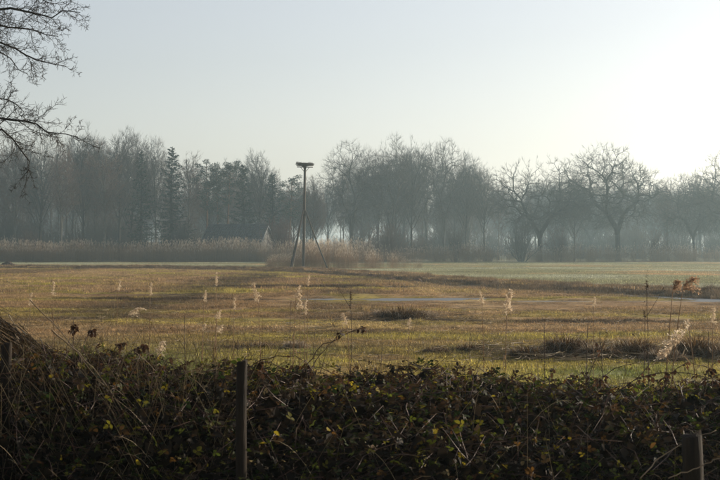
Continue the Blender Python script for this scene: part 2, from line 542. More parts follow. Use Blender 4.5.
def field_points(rs, y0, y1, dens, mx=4.0, wide=0.30):
    n = int(dens * (wide * (y1 ** 2 - y0 ** 2) + 2 * mx * (y1 - y0)))
    y = rs.uniform(y0, y1, n * 2)
    hw = wide * y + mx
    keep = rs.uniform(0, 1, n * 2) < hw / hw.max()
    y = y[keep][:n]; hw = hw[keep][:n]
    x = rs.uniform(-1, 1, len(y)) * hw
    return x, y

def put(name, coll, k, x, y, s, tint, label, dz=0.0):
    z = height(x, y)
    n = len(x)
    r = np.random.RandomState(7)
    return scatter(name, coll, np.stack([x, y, z + dz], 1), r.uniform(0, 6.28, n), s, r.randint(0, k, n), tint, label)

# near yellow-green strip and short growth between the sedge
x, y = field_points(rs, 13, 36, 4.2)
n = len(x)
t_ = zone(x, y)
s = rs.uniform(0.8, 1.3, n)
put('short_grass', g_short, 4, x, y, np.stack([s, s, s * rs.uniform(0.4, 1.0, n)], 1), t_ * rs.uniform(0.8, 1.25, (n, 1)), 'short yellow green grass just beyond the bramble hedge')
# marsh
x, y = field_points(rs, 24, 60, 3.6)
d = bank_side(x, y); keep = (d < 0) & (height(x, y) > WL - rs.exponential(0.035, len(x))); x, y = x[keep], y[keep]
x2, y2 = field_points(rs, 60, 160, 0.9)
d = bank_side(x2, y2); keep = (d < 0) & (pool(x2, y2) < 0.2); x2, y2 = x2[keep], y2[keep]
sc = np.concatenate([rs.uniform(0.55, 1.15, len(x)), rs.uniform(1.2, 2.0, len(x2))])
x, y = np.concatenate([x, x2]), np.concatenate([y, y2])
n = len(x)
hs = (0.55 + 0.9 * fbm(x / 2.5, y / 2.5, 101))
S = np.stack([sc, sc, sc * hs * np.where(y > 60, 0.5, np.interp(y, [25, 45], [0.5, 0.5])) * (1 - 0.8 * lowgrass(x, y))], 1)
put('marsh_sedge', g_sedge, 5, x, y, S, zone(x, y) * rs.uniform(0.7, 1.35, (n, 1)), 'brown and ochre sedge covering the wet middle of the meadow')
# pasture
x, y = field_points(rs, 44, 225, 0.45)
keep = bank_side(x, y) > 0.5; x, y = x[keep], y[keep]
n = len(x)
sc = rs.uniform(0.8, 1.3, n)
put('pasture_grass', g_past, 4, x, y, np.stack([sc, sc, sc * rs.uniform(0.6, 1.2, n)], 1), zone(x, y) * rs.uniform(0.88, 1.12, (n, 1)), 'pale frosted pasture grass beyond the ditch bank')
# rough tufts on the bank and strewn through the marsh
xb = rs.uniform(-50, 30, 5200)
yb = np.interp(xb, BANK[:, 0], BANK[:, 1]) + rs.normal(0.3, 1.1, len(xb)) * 1.6
x, y = field_points(rs, 22, 120, 0.34)
keep = (bank_side(x, y) < 0) & (pool(x, y) < 0.3) & (fbm(x / 5, y / 5, 140) > 0.5) & (lowgrass(x, y) < 0.2); x, y = x[keep], y[keep]
sb = rs.uniform(0.25, 0.75, len(xb)); sm = rs.uniform(0.18, 0.55, len(x)) * np.interp(y, [25, 50], [0.7, 1])
tb = np.array([0.17, 0.115, 0.065]) * rs.uniform(0.5, 1.6, (len(xb), 1))
tm = zone(x, y) * rs.choice([0.45, 0.8, 1.5, 1.9], (len(x), 1))
put('rough_tussock_grass', g_rough, 5, np.concatenate([xb, x]), np.concatenate([yb, y]), np.concatenate([sb, sm]), np.concatenate([tb, tm]), 'rough brown grass along the ditch bank and in clumps across the marsh')

# ------------------------------------------------------------------ trees
def unit(v):
    return v / (np.linalg.norm(v) + 1e-9)

class Grower:
    def __init__(s, seed, P):
        s.rs = np.random.RandomState(seed); s.P = P
        s.out = {}
    def line(s, p, d, L, r, lev, r_end=None):
        P = s.P; n = P['seg'][lev]
        pts = [p]; d = unit(d)
        wob, up = P['wob'][lev], P['up'][lev]
        rn = s.rs.normal(0, 1, (n, 3))
        for i in range(n):
            d = unit(d + rn[i] * wob + np.array([0, 0, up]))
            p = p + d * (L / n)
            pts.append(p)
        rr = np.linspace(r, r * P['taper'][lev] if r_end is None else r_end, n + 1)
        pts = np.array(pts)
        s.out.setdefault((lev, n + 1), []).append((pts, rr))
        return pts, rr
    def rec(s, p, d, L, r, lev):
        pts, rr = s.line(p, d, L, r, lev)
        s.kids(pts, rr, L, lev)
    def kids(s, pts, rr, L, lev, n=None):
        P = s.P
        if lev + 2 == len(P['seg']):
            s.out.setdefault('tips', []).append((pts[[0, len(pts) // 2, -1]], L))
            return
        if lev + 1 >= len(P['seg']): return
        n = n or P['n'][lev]
        st = P['start'][lev]
        ph = s.rs.uniform(0, 6.28)
        m = len(pts) - 1
        for k in range(n):
            t = st + (1 - st) * (k + s.rs.uniform(0.1, 1.0)) / n
            t = min(t, 0.999)
            f = t * m; i = int(f); u = f - i
            q = pts[i] * (1 - u) + pts[i + 1] * u
            r = rr[i] * (1 - u) + rr[i + 1] * u
            tan = unit(pts[i + 1] - pts[i])
            az = ph + k * 2.4 + s.rs.uniform(-0.5, 0.5)
            a = unit(np.cross(tan, [0.3, 0.9, 0.1] if abs(tan[2]) > 0.8 else [0, 0, 1]))
            b = np.cross(tan, a)
            an = math.radians(s.rs.uniform(*P['ang'][lev]))
            if lev == 0: an *= (1.15 - 0.45 * t)
            d = tan * math.cos(an) + (a * math.cos(az) + b * math.sin(az)) * math.sin(an)
            if lev == 0:
                sh = P['shape']((t - st) / (1 - st))
            else:
                sh = 1.0 - 0.55 * t
            cl = L * P['ratio'][lev] * sh * s.rs.uniform(0.7, 1.25)
            cr = min(r * 0.75, cl * P['thick'][lev])
            cr = max(cr, P['rmin'])
            s.rec(q, d, cl, cr, lev + 1)
    def meshes(s, trunk_levels, sides, scale=1.0):
        a, b = Geo(), Geo()
        tips = s.out.pop('tips', None)
        if tips:
            P = s.P; m = P['n'][-1]; r = s.rs
            Q = np.repeat(np.array([q[0] for q in tips]), m, 0); L = np.repeat(np.array([q[1] for q in tips]), m)
            k = len(Q); t = r.uniform(0.1, 1.95, k); i = np.minimum(t.astype(int), 1); u = (t - i)[:, None]
            p = Q[np.arange(k), i] * (1 - u) + Q[np.arange(k), i + 1] * u
            tan = Q[np.arange(k), i + 1] - Q[np.arange(k), i]; tan /= np.linalg.norm(tan, axis=1)[:, None] + 1e-9
            d = r.normal(0, 1, (k, 3)); d -= (d * tan).sum(1)[:, None] * tan; d /= np.linalg.norm(d, axis=1)[:, None] + 1e-9
            an = np.radians(r.uniform(*P['ang'][-1], k))[:, None]
            d = tan * np.cos(an) + d * np.sin(an)
            d2 = d + r.normal(0, 0.22, (k, 3)) + np.array([0, 0, P['up'][-1] * 3])
            l = (L * P['ratio'][-1] * r.uniform(0.5, 1.3, k))[:, None]
            PP = np.stack([p, p + d * l * 0.5, p + d * l * 0.5 + d2 * l * 0.5], 1)
            V, F = tubes(PP, np.tile(np.array([0.9, 0.7, 0.4]) * P['rmin'], (k, 1)), 3)
            b.add(V, F[:1])
        for (lev, k), lst in s.out.items():
            PP = np.array([q[0] for q in lst]); RR = np.array([q[1] for q in lst])
            V, F = tubes(PP, RR, sides[lev])
            (a if lev < trunk_levels else b).add(V, F)
        return a, b

def dome(t): return 0.42 + 0.58 * math.sqrt(max(0.0, 1 - ((t - 0.40) / 0.72) ** 2)) if t < 1 else 0.3
def tallcone(t): return 1.0 - 0.72 * t
def slim(t): return 0.55 + 0.45 * math.sin(math.pi * min(1, t + 0.15))

TYPES = {
 'dome': dict(H=20, r=0.27, seg=[12, 7, 5, 3, 2], n=[26, 11, 8, 7], start=[0.28, 0.18, 0.12, 0.1], ang=[(38, 62), (28, 55), (25, 55), (25, 60)],
              ratio=[0.40, 0.50, 0.45, 0.85], wob=[0.035, 0.10, 0.14, 0.18, 0.2], up=[0.01, 0.10, 0.08, 0.06, 0.03], taper=[0.12, 0.25, 0.3, 0.4, 0.5],
              thick=[0.016, 0.014, 0.012, 0.012], rmin=0.011, shape=dome),
 'slim': dict(H=20, r=0.15, seg=[14, 5, 4, 3, 2], n=[34, 8, 6, 5], start=[0.36, 0.15, 0.1, 0.1], ang=[(30, 52), (25, 50), (25, 50), (25, 60)],
              ratio=[0.20, 0.5, 0.5, 0.8], wob=[0.03, 0.09, 0.12, 0.15, 0.2], up=[0.01, 0.13, 0.10, 0.05, 0.0], taper=[0.15, 0.25, 0.3, 0.4, 0.5],
              thick=[0.014, 0.013, 0.012, 0.012], rmin=0.010, shape=slim),
 'fan': dict(H=19, r=0.30, seg=[9, 9, 6, 4, 2], n=[22, 12, 9, 7], start=[0.16, 0.25, 0.12, 0.1], ang=[(22, 42), (22, 45), (25, 50), (25, 60)],
              ratio=[0.60, 0.38, 0.42, 0.8], wob=[0.05, 0.07, 0.12, 0.16, 0.2], up=[0.02, 0.06, 0.06, 0.05, 0.03], taper=[0.10, 0.18, 0.3, 0.4, 0.5],
              thick=[0.017, 0.013, 0.012, 0.012], rmin=0.011, shape=lambda t: 0.95 - 0.35 * t),
 'oak': dict(H=13, r=0.36, seg=[7, 10, 7, 4, 2], n=[15, 12, 10, 8], start=[0.26, 0.22, 0.12, 0.1], ang=[(42, 78), (32, 62), (30, 62), (30, 70)],
              ratio=[0.70, 0.44, 0.42, 0.7], wob=[0.09, 0.17, 0.20, 0.22, 0.25], up=[0.02, 0.07, 0.05, 0.04, 0.02], taper=[0.25, 0.18, 0.25, 0.35, 0.5],
              thick=[0.028, 0.019, 0.014, 0.013], rmin=0.012, shape=lambda t: 1.0 - 0.38 * t),
 'shrub': dict(H=1, r=0.05, seg=[5, 7, 4, 3], n=[0, 10, 8], start=[0.2, 0.2, 0.15], ang=[(25, 50), (18, 42), (20, 50)],
              ratio=[1, 0.42, 0.42], wob=[0.05, 0.08, 0.12, 0.16], up=[0.0, 0.05, 0.05, 0.04], taper=[0.5, 0.2, 0.3, 0.4],
              thick=[0.012, 0.011, 0.01], rmin=0.008, shape=dome),
}
SIDES = [9, 6, 4, 3, 3]

def kmeans(X, k, r, it=6):
    c = X[r.choice(len(X), k, replace=False)]
    for _ in range(it):
        lab = ((X[:, None] - c[None]) ** 2).sum(2).argmin(1)
        for j in range(k):
            if (lab == j).any(): c[j] = X[lab == j].mean(0)
    return lab

CROWNS = {
 # height, crown centre, radii, number of twig ends, trunk top (fraction), max angle from vertical seen from the fork, gnarl, tip length
 'dome': dict(H=20., c=0.63, rx=0.235, rz=0.375, n=1500, axis=0.70, cone=60, gn=0.07, tip=0.62, r=0.26),
 'slim': dict(H=20., c=0.64, rx=0.125, rz=0.370, n=800, axis=0.88, cone=60, gn=0.06, tip=0.55, r=0.16),
 'fan':  dict(H=19., c=0.58, rx=0.36, rz=0.43, n=1900, axis=0.0, fork=0.16, cone=44, gn=0.06, tip=0.70, r=0.34),
 'oak':  dict(H=13., c=0.57, rx=0.56, rz=0.45, n=3100, axis=0.0, fork=0.24, cone=84, gn=0.115, tip=0.46, r=0.33),
}
def bare_tree(kind, seed, bark, twig):
    P = CROWNS[kind]
    r = np.random.RandomState(seed)
    H, n = P['H'], P['n']
    C = np.array([0, 0, P['c'] * H])
    # twig ends spread through an uneven crown with voids
    pts = []
    voids = [(lambda d: d / np.linalg.norm(d))(r.normal(0, 1, 3)) for _ in range(9)]
    vs_ = r.uniform(0.70, 0.93, 9)
    while len(pts) < n:
        d = unit(r.normal(0, 1, 3))
        env = 0.80 + 0.42 * fbm(np.array([d[0] * 2.2 + seed]), np.array([d[1] * 2.2 + d[2] * 1.7]), seed)[0]
        t = r.uniform(0.05, 1) ** 0.45
        if any(np.dot(d, v) > q and t > 0.72 for v, q in zip(voids, vs_)): continue
        p = C + d * t * env * np.array([P['rx'] * H, P['rx'] * H, P['rz'] * H])
        f = P.get('fork', 0.2) * H
        if p[2] < f + 0.6: continue
        if P['axis'] == 0 and math.degrees(math.atan2(math.hypot(p[0], p[1]), p[2] - f)) > P['cone']: continue
        pts.append(p)
    pts = np.array(pts)
    rt = 0.0105
    big, mid, fine = [], [], []
    def emit(p0, d0, p1, n0, n1):
        L = np.linalg.norm(p1 - p0)
        if L < 1e-3: return unit(d0)
        q = p0 + unit(d0) * L * 0.38 + r.normal(0, P['gn'] * 0.5 * L, 3)
        s_ = np.array([0, 0.34, 0.67, 1])[:, None]
        B = (1 - s_) ** 2 * p0 + 2 * s_ * (1 - s_) * q + s_ ** 2 * p1
        B[1:3] += r.normal(0, P['gn'] * 0.22 * L, (2, 3))
        r0, r1 = rt * n0 ** 0.44, rt * n1 ** 0.44
        (big if r0 > 0.07 else mid if r0 > 0.022 else fine).append((B, np.linspace(r0, r1, 4)))
        return unit(B[3] - B[2])
    tips = []
    def build(p, d, X):
        m = len(X)
        if m <= 3:
            for x_ in X:
                dd = emit(p, d * 0.8 + unit(x_ - p) * 0.6, x_, 1.6, 1)
                tips.append((x_, dd))
            return
        k = 2 if m < 8 or r.uniform() < 0.72 else 3
        lab = kmeans(X, k, r)
        for j in range(k):
            Y = X[lab == j]
            if len(Y) == 0: continue
            c_ = Y.mean(0)
            near_ = p + (c_ - p) * r.uniform(0.36, 0.52)
            near_[2] += 0.04 * np.linalg.norm(c_ - p)
            dd = emit(p, d, near_, min(m, len(Y) * 1.3), len(Y))
            build(near_, dd, Y)
    zt = P['axis'] * H if P['axis'] else P['fork'] * H
    lean = r.normal(0, 0.02, 2)
    nz = 10
    zz = np.linspace(-0.3, zt, nz)
    tr = np.stack([lean[0] * zz + 0.10 * np.sin(zz * 0.5 + seed), lean[1] * zz + 0.10 * np.cos(zz * 0.42 + seed), zz], 1)
    if P['axis']:
        rr = np.linspace(P['r'], 0.045, nz) * 1.0
        za = np.clip(pts[:, 2] - (1.35 if kind == 'dome' else 1.6) * np.hypot(pts[:, 0], pts[:, 1]) - 0.4, P['fork'] * H if 'fork' in P else 0.24 * H, zt)
        az = np.arctan2(pts[:, 1], pts[:, 0])
        feat = np.stack([za * 0.55, np.cos(az) * 1.6, np.sin(az) * 1.6], 1)
        k = 26 if kind == 'dome' else 30
        lab = kmeans(feat, k, r, 8)
        for j in range(k):
            X = pts[lab == j]
            if len(X) == 0: continue
            z0 = float(np.median(za[lab == j]))
            p0 = np.array([np.interp(z0, zz, tr[:, 0]), np.interp(z0, zz, tr[:, 1]), z0])
            c_ = X.mean(0); d0 = unit(np.array([c_[0] - p0[0], c_[1] - p0[1], 0])) * 0.75 + np.array([0, 0, 0.55 if kind == 'dome' else 0.9])
            p1 = p0 + (c_ - p0) * 0.4
            dd = emit(p0, d0, p1, len(X) * 1.3, len(X))
            build(p1, dd, X)
    else:
        rr = np.linspace(P['r'], P['r'] * 0.8, nz)
        build(tr[-1], np.array([0, 0, 1.]), pts)
    rr[0] *= 1.4; rr[1] *= 1.15
    a, b = Geo(), Geo()
    V, F = tubes(tr[None], rr[None], 10); a.add(V, F)
    for lst, sd, g_ in ((big, 7, a), (mid, 5, a), (fine, 3, b)):
        if lst:
            V, F = tubes(np.array([q[0] for q in lst]), np.array([q[1] for q in lst]), sd); g_.add(V, F)
    # fine tips: several on every twig end
    m = 5
    T0 = np.repeat(np.array([q[0] for q in tips]), m, 0); D0 = np.repeat(np.array([q[1] for q in tips]), m, 0)
    k = len(T0)
    out_ = T0 - C; out_ /= np.linalg.norm(out_, axis=1)[:, None]
    d1 = D0 * 0.7 + out_ * 0.4 + r.normal(0, 0.42, (k, 3)) + np.array([0, 0, 0.18])
    d1 /= np.linalg.norm(d1, axis=1)[:, None]
    l = (P['tip'] * r.uniform(0.5, 1.5, k))[:, None]
    st = T0 - D0 * l * r.uniform(0, 0.7, (k, 1))
    d2 = d1 + r.normal(0, 0.2, (k, 3)) + np.array([0, 0, 0.12])
    V, F = tubes(np.stack([st, st + d1 * l * 0.5, st + d1 * l * 0.5 + d2 * l * 0.5], 1), np.tile([0.0095, 0.0075, 0.004], (k, 1)), 3)
    b.add(V, F[:1])
    zmax = float(np.percentile(T0[:, 2], 99.5)) + 0.4
    ta = a.mesh(kind + '_trunk', True); tb = b.mesh(kind + '_crown')
    ta.materials.append(bark); tb.materials.append(twig)
    return dict(trunk=ta, crown=tb, H=zmax)

def shrub(seed, n, Hh, spread_, twig, twist=0.3):
    P = TYPES['shrub']
    g = Grower(seed, P)
    for k in range(n):
        az = g.rs.uniform(0, 6.28); t = abs(g.rs.normal(0, spread_))
        d = np.array([math.cos(az) * math.sin(t), math.sin(az) * math.sin(t), math.cos(t)])
        L = Hh * g.rs.uniform(0.7, 1.1)
        p = np.array([math.cos(az), math.sin(az), 0]) * g.rs.uniform(0, 0.4) + np.array([0, 0, -0.1])
        g.rec(p, d, L, 0.018 + 0.006 * Hh, 1)
    a, b = g.meshes(2, SIDES)
    ta = a.mesh('shrub_stems', True); tb = b.mesh('shrub_twigs')
    ta.materials.append(twig); tb.materials.append(twig)
    return dict(trunk=ta, crown=tb, H=max(v[:, 2].max() for v in b.V))

def quads_cloud(rs, P, size, droop=0.0):
    """ragged needle sprays: elongated quads at P"""
    n = len(P)
    V0 = np.array([(-0.5, 0, 0), (0, -0.16, 0.02), (0.5, 0, 0), (0.0, 0.16, -0.02)])
    Mx = rotmats(rs, n, tilt=rs.normal(0, 0.7, n)) * (size * rs.uniform(0.5, 1.4, n))[:, None, None]
    return spread(V0, np.array([[0, 1, 2, 3]]), Mx, P)

def spruce(seed, H=18, base=0.14, rad=2.6, dens=1.0, bark=None, nm='needle'):
    r = np.random.RandomState(seed)
    a, b = Geo(), Geo()
    zz = np.linspace(-0.2, H, 14)
    tr = np.stack([0.08 * np.sin(zz * 0.3 + seed), 0.08 * np.cos(zz * 0.23), zz], 1)
    V, F = tubes(tr[None], np.linspace(0.24, 0.02, 14)[None], 8); a.add(V, F)
    nb = int(95 * dens)
    PP, RR, LP = [], [], []
    for k in range(nb):
        t = (k + r.uniform()) / nb
        z = H * (base + (0.99 - base) * t)
        L = rad * (1 - t) ** 0.8 * r.uniform(0.6, 1.2) + 0.25
        az = k * 2.4 + r.uniform(-.4, .4)
        s = np.linspace(0, 1, 5)
        rise = 0.25 - 0.9 * (1 - t)
        P = np.stack([np.cos(az) * L * s, np.sin(az) * L * s, z + L * (rise * s * 0.6 + 0.28 * s ** 2.2)], 1)
        PP.append(P); RR.append(np.linspace(0.035, 0.008, 5))
        m = int(26 * L + 10)
        u = r.uniform(0.12, 1.0, m)
        Q = np.stack([np.interp(u, s, P[:, i]) for i in range(3)], 1)
        Q[:, 2] -= abs(r.normal(0, 0.22, m)) * (1 - 0.4 * t)
        sd = r.normal(0, 0.20, m) * L * 0.5
        Q[:, 0] += -np.sin(az) * sd; Q[:, 1] += np.cos(az) * sd
        LP.append(Q)
    V, F = tubes(np.array(PP), np.array(RR), 3); a.add(V, F)
    Q = np.concatenate(LP)
    V, F = quads_cloud(r, Q, 0.42); b.add(V, [F])
    ta, tb = a.mesh('spruce_trunk', True), b.mesh('spruce_crown')
    ta.materials.append(bark or M['bark']); tb.materials.append(M[nm])
    return dict(trunk=ta, crown=tb, H=H)

def pine(seed, H=17, base=0.5, rad=2.6):
    r = np.random.RandomState(seed)
    a, b = Geo(), Geo()
    zz = np.linspace(-0.2, H * 0.97, 12)
    tr = np.stack([0.25 * np.sin(zz * 0.22 + seed), 0.2 * np.cos(zz * 0.19 + seed), zz], 1)
    V, F = tubes(tr[None], np.linspace(0.21, 0.05, 12)[None], 8); a.add(V, F)
    PP, RR, LP = [], [], []
    nb = 30
    for k in range(nb):
        t = (k + r.uniform()) / nb
        z = H * (base + (0.96 - base) * t)
        L = rad * (0.45 + 0.55 * math.sin(math.pi * min(1, t * 0.85 + 0.12))) * r.uniform(0.5, 1.2)
        az = k * 2.4 + r.uniform(-.6, .6)
        s = np.linspace(0, 1, 5)
        x0, y0 = np.interp(z, zz, tr[:, 0]), np.interp(z, zz, tr[:, 1])
        P = np.stack([x0 + np.cos(az) * L * s, y0 + np.sin(az) * L * s, z + L * (0.15 * s + 0.3 * s ** 2)], 1)
        PP.append(P); RR.append(np.linspace(0.05, 0.015, 5))
        for c in range(r.randint(2, 5)):
            u = r.uniform(0.5, 1.05)
            q = np.array([np.interp(u, s, P[:, i]) for i in range(3)]) + r.normal(0, 0.2, 3)
            m = 70
            dv = r.normal(0, 1, (m, 3)); dv /= np.linalg.norm(dv, axis=1)[:, None]
            LP.append(q + dv * r.uniform(0.2, 1, (m, 1)) ** 0.5 * np.array([0.62, 0.62, 0.36]))
    V, F = tubes(np.array(PP), np.array(RR), 3); a.add(V, F)
    V, F = quads_cloud(r, np.concatenate(LP), 0.30); b.add(V, [F])
    ta, tb = a.mesh('pine_trunk', True), b.mesh('pine_crown')
    ta.materials.append(M['bark_pine']); tb.materials.append(M['needle_pine'])
    return dict(trunk=ta, crown=tb, H=H)

PROTO = {
 'dome': [bare_tree('dome', s_, M['bark'], M['twig']) for s_ in (11, 12, 13)],
 'slim': [bare_tree('slim', s_, M['bark_pale'], M['twig_birch']) for s_ in (21, 22, 23)],
 'fan': [bare_tree('fan', s_, M['bark_pale'], M['twig']) for s_ in (31, 32)],
 'oak': [bare_tree('oak', s_, M['bark'], M['twig']) for s_ in (41, 42, 43)],
 'spruce': [spruce(51), spruce(52, 18, 0.10, 2.9, 1.1), spruce(53, 17, 0.2, 2.3, 0.9)],
 'pine': [pine(61), pine(62, 17, 0.42, 2.3), pine(63, 16, 0.55, 2.9)],
 'shrub': [shrub(71, 30, 4.0, 0.50, M['twig']), shrub(72, 34, 3.6, 0.62, M['twig_birch'])],
 'russet': [shrub(73, 46, 3.6, 0.42, M['twig_russet'])],
}
NAMES = dict(dome='bare_tree', slim='slender_tree', fan='bare_tree', oak='spreading_oak', spruce='spruce_tree', pine='pine_tree', shrub='bare_bush', russet='bare_bush')
tree_rs = np.random.RandomState(99)

def plant(kind, v, x, y, Hh, label, group, rz=None, widen=1.0, name=None, cat=None):
    pr = PROTO[kind][v % len(PROTO[kind])]
    k = Hh / pr['H']
    rz = tree_rs.uniform(0, 6.28) if rz is None else rz
    root = empty(name or NAMES[kind], (x, y, zc(x, y) - 0.03), rz)
    root.scale = (k * widen, k * widen, k)
    obj('stem' if kind in ('shrub', 'russet') else 'trunk', pr['trunk'], None, root)
    obj('twigs' if kind in ('shrub', 'russet') else 'crown', pr['crown'], None, root)
    tag(root, label, cat or ('bush' if kind in ('shrub', 'russet') else 'tree'), group)
    return root

def plant_px(kind, v, xp, ytop, D, label, group=None, **kw):
    return plant(kind, v, px(xp, D), D, pz(ytop, D), label, group or 'trees at the front edge of the wood', **kw)

FRONT = [  # kind, variant, x, top y, distance, label, widening
 ('slim', 0, 14, 137, 250, 'slender bare tree behind the lower overhanging branches, leftmost at the wood edge', 1.5),
 ('dome', 1, 40, 134, 262, 'bare tree showing just past the tips of the lower overhanging branches', 0.8),
 ('slim', 1, 62, 140, 248, 'thin bare tree right of the overhanging branches, lower than its neighbours', 1.5),
 ('dome', 0, 84, 129, 258, 'tall bare tree with a grey domed crown right of the overhanging branches', 0.75),
 ('slim', 2, 103, 140, 246, 'thin pale bare tree standing in front of two taller domed crowns', 1.5),
 ('dome', 2, 120, 127, 262, 'tallest bare tree of the left wood with a wide fan of fine twigs', 0.85),
 ('spruce', 0, 141, 150, 242, 'first dark spruce from the left, narrow and ragged', 1.2),
 ('dome', 1, 156, 137, 268, 'bare crown rising between and above the two left spruces', 0.7),
 ('spruce', 1, 172, 146, 241, 'broad blackish spruce with a blunt top, darkest of the conifers', 1.35),
 ('slim', 0, 190, 153, 258, 'slender bare tree just right of the broad blackish spruce', 1.4),
 ('pine', 0, 206, 161, 246, 'pine with a bare trunk at the left end of the barn roof', 1.0),
 ('pine', 1, 217, 165, 254, 'pine over the left part of the barn, pale gap under its crown', 0.9),
 ('pine', 2, 229, 162, 250, 'pine over the middle of the barn with a rounded dark crown', 1.0),
 ('spruce', 2, 243, 164, 248, 'narrow spruce rising behind the right half of the barn roof', 1.4),
 ('dome', 2, 260, 149, 262, 'bare domed tree standing over the conifers behind the barn gable', 0.75),
 ('spruce', 1, 272, 172, 250, 'low wide spruce above the russet bush', 1.5),
 ('pine', 0, 290, 176, 262, 'pine whose crown shows just left of the nest pole', 1.3),
 ('slim', 2, 312, 175, 256, 'thin bare tree showing just right of the nest pole', 1.4),
 ('fan', 0, 352, 141, 252, 'big bare tree with upswept fanning limbs, first right of the nest pole', 0.85),
 ('fan', 1, 392, 137, 258, 'widest bare tree crown, rounded, in the middle of the wood', 0.85),
 ('dome', 0, 412, 142, 266, 'bare tree pressed against the right side of the widest crown', 0.8),
 ('fan', 0, 444, 139, 256, 'pale bare tree with an open forked top right of the widest crown', 0.62),
 ('dome', 1, 466, 152, 264, 'bare tree with hazy thin twigs on the slope of the treeline', 0.8),
 ('dome', 2, 484, 166, 260, 'lower bare tree at the notch in the treeline', 0.8),
 ('oak', 0, 541, 160, 236, 'dark spreading bare oak left of the open-crowned oak', 1.0),
 ('oak', 1, 618, 147, 240, 'open-crowned bare oak with big curved limbs standing free in the haze', 1.0),
 ('dome', 0, 574, 176, 262, 'bare tree filling the gap between the two big spreading oaks', 0.9),
 ('slim', 1, 668, 178, 256, 'thin bare tree just right of the open-crowned oak', 1.6),
 ('oak', 2, 694, 172, 248, 'small upright bare oak second from the right edge', 0.75),
 ('oak', 0, 724, 155, 238, 'bare oak cut by the right edge of the picture', 0.9),
]
for (k, v, xp, yt, D, lab, wd) in FRONT:
    plant_px(k, v, xp, yt, D, lab, widen=wd)

# the rows behind: nothing tells them apart
def back_rows(x0, x1, n, top, D0, D1, kinds, label, group):
    for i in range(n):
        xp = x0 + (x1 - x0) * (i + tree_rs.uniform(0.1, 0.9)) / n
        D = tree_rs.uniform(D0, D1)
        k = kinds[tree_rs.randint(len(kinds))]
        plant_px(k, tree_rs.randint(3), xp, top(xp) + tree_rs.uniform(2, 16), D, label, group, widen=tree_rs.uniform(0.7, 1.05), name='bare_tree' if k != 'spruce' else None)
topl = lambda q: np.interp(q, [-60, 0, 75, 120, 170, 205, 260, 290, 320, 350, 400, 440, 470, 495, 510, 545, 575, 635, 665, 690, 720, 800], [142, 140, 134, 130, 140, 158, 152, 172, 172, 146, 140, 143, 155, 176, 182, 172, 182, 172, 180, 182, 170, 160])
back_rows(-40, 160, 26, topl, 268, 320, ['dome', 'slim', 'slim'], 'grey bare tree packed in the dim depth of the left wood', 'bare trees deep in the left wood')
back_rows(160, 325, 14, topl, 272, 330, ['dome', 'slim'], 'bare tree among others behind the conifers and the barn', 'bare trees behind the conifers')
back_rows(325, 500, 16, topl, 275, 380, ['dome', 'slim', 'fan'], 'hazy bare tree in the rows behind the big rounded crowns', 'bare trees behind the big rounded crowns')
back_rows(500, 770, 26, topl, 340, 500, ['dome', 'slim', 'oak'], 'faint bare tree in the bright haze behind the spreading oaks', 'bare trees in the haze behind the oaks')
back_rows(-260, -45, 12, topl, 255, 300, ['dome', 'slim'], 'bare tree past the left edge of the picture', 'bare trees past the left edge')
back_rows(770, 960, 10, topl, 255, 300, ['dome', 'oak'], 'bare tree past the right edge of the picture', 'bare trees past the right edge')

BUSH = [
 ('russet', 0, 281, 213, 228, 'russet bare bush in front of the barn gable', 0.75),
 ('shrub', 0, 522, 213, 226, 'fan shaped bare willow bush at the foot of the dark spreading oak', 1.0),
 ('shrub', 1, 390, 220, 230, 'dark dense bare thicket below the widest crown', 1.3),
 ('shrub', 0, 182, 212, 236, 'brownish bare bush left of the barn', 0.8),
 ('shrub', 1, 560, 222, 232, 'low bare bush between the willow bush and the open-crowned oak', 0.9),
 ('shrub', 0, 455, 222, 234, 'low bare bush under the sloping part of the treeline', 0.9),
 ('shrub', 1, 655, 226, 234, 'low bare bush right of the open-crowned oak trunk', 1.0),
]
for (k, v, xp, yt, D, lab, wd) in BUSH:
    plant_px(k, v, xp, yt, D, lab, 'bushes at the foot of the wood', widen=wd)

# undergrowth and far wood: masses
us = source('undergrowth_shrubs', [PROTO['shrub'][0]['crown'].copy(), PROTO['shrub'][1]['crown'].copy(), PROTO['shrub'][0]['trunk'].copy()], None)
rs = np.random.RandomState(123)
n = 470
xx = rs.uniform(-150, 130, n); yy = 238 + rs.uniform(0, 1, n) ** 1.2 * 90
far_ = xx > 22
yy = np.where(far_, 300 + (yy - 238) * 1.6, yy); xx = np.where(far_, xx * 1.35, xx)
hh = rs.uniform(0.5, 1.3, n) * np.interp(xx, [-80, -30, -24, -12, 0, 60], [1.9, 1.7, 1.0, 1.0, 1.5, 1.4]) * np.interp(yy, [238, 262, 285, 330], [0.38, 0.5, 1.0, 1.2])
scatter('undergrowth', us, np.stack([xx, yy, np.zeros(n)], 1), rs.uniform(0, 6.28, n), np.stack([hh * 1.2, hh * 1.2, hh], 1), rs.randint(0, 3, n), None, 'dim tangle of undergrowth filling the floor of the wood')
fw = source('far_wood_trees', [PROTO['dome'][0]['crown'].copy(), PROTO['dome'][0]['trunk'].copy(), PROTO['slim'][1]['crown'].copy(), PROTO['slim'][1]['trunk'].copy()], None)
n = 400
yy = rs.uniform(350, 640, n); xx = rs.uniform(-0.46, 0.44, n) * yy; yy = np.where(xx > 0.08 * yy, yy + 110, yy)
Pp = np.stack([xx, yy, np.zeros(n)], 1)
ss = rs.uniform(0.75, 1.05, n) * yy / 420; rr_ = rs.uniform(0, 6.28, n); ii = rs.randint(0, 2, n) * 2
scatter('far_wood', fw, np.concatenate([Pp, Pp]), np.concatenate([rr_, rr_]), np.concatenate([ss, ss]), np.concatenate([ii, ii + 1]), None, 'far depth of the wood fading into pale haze')

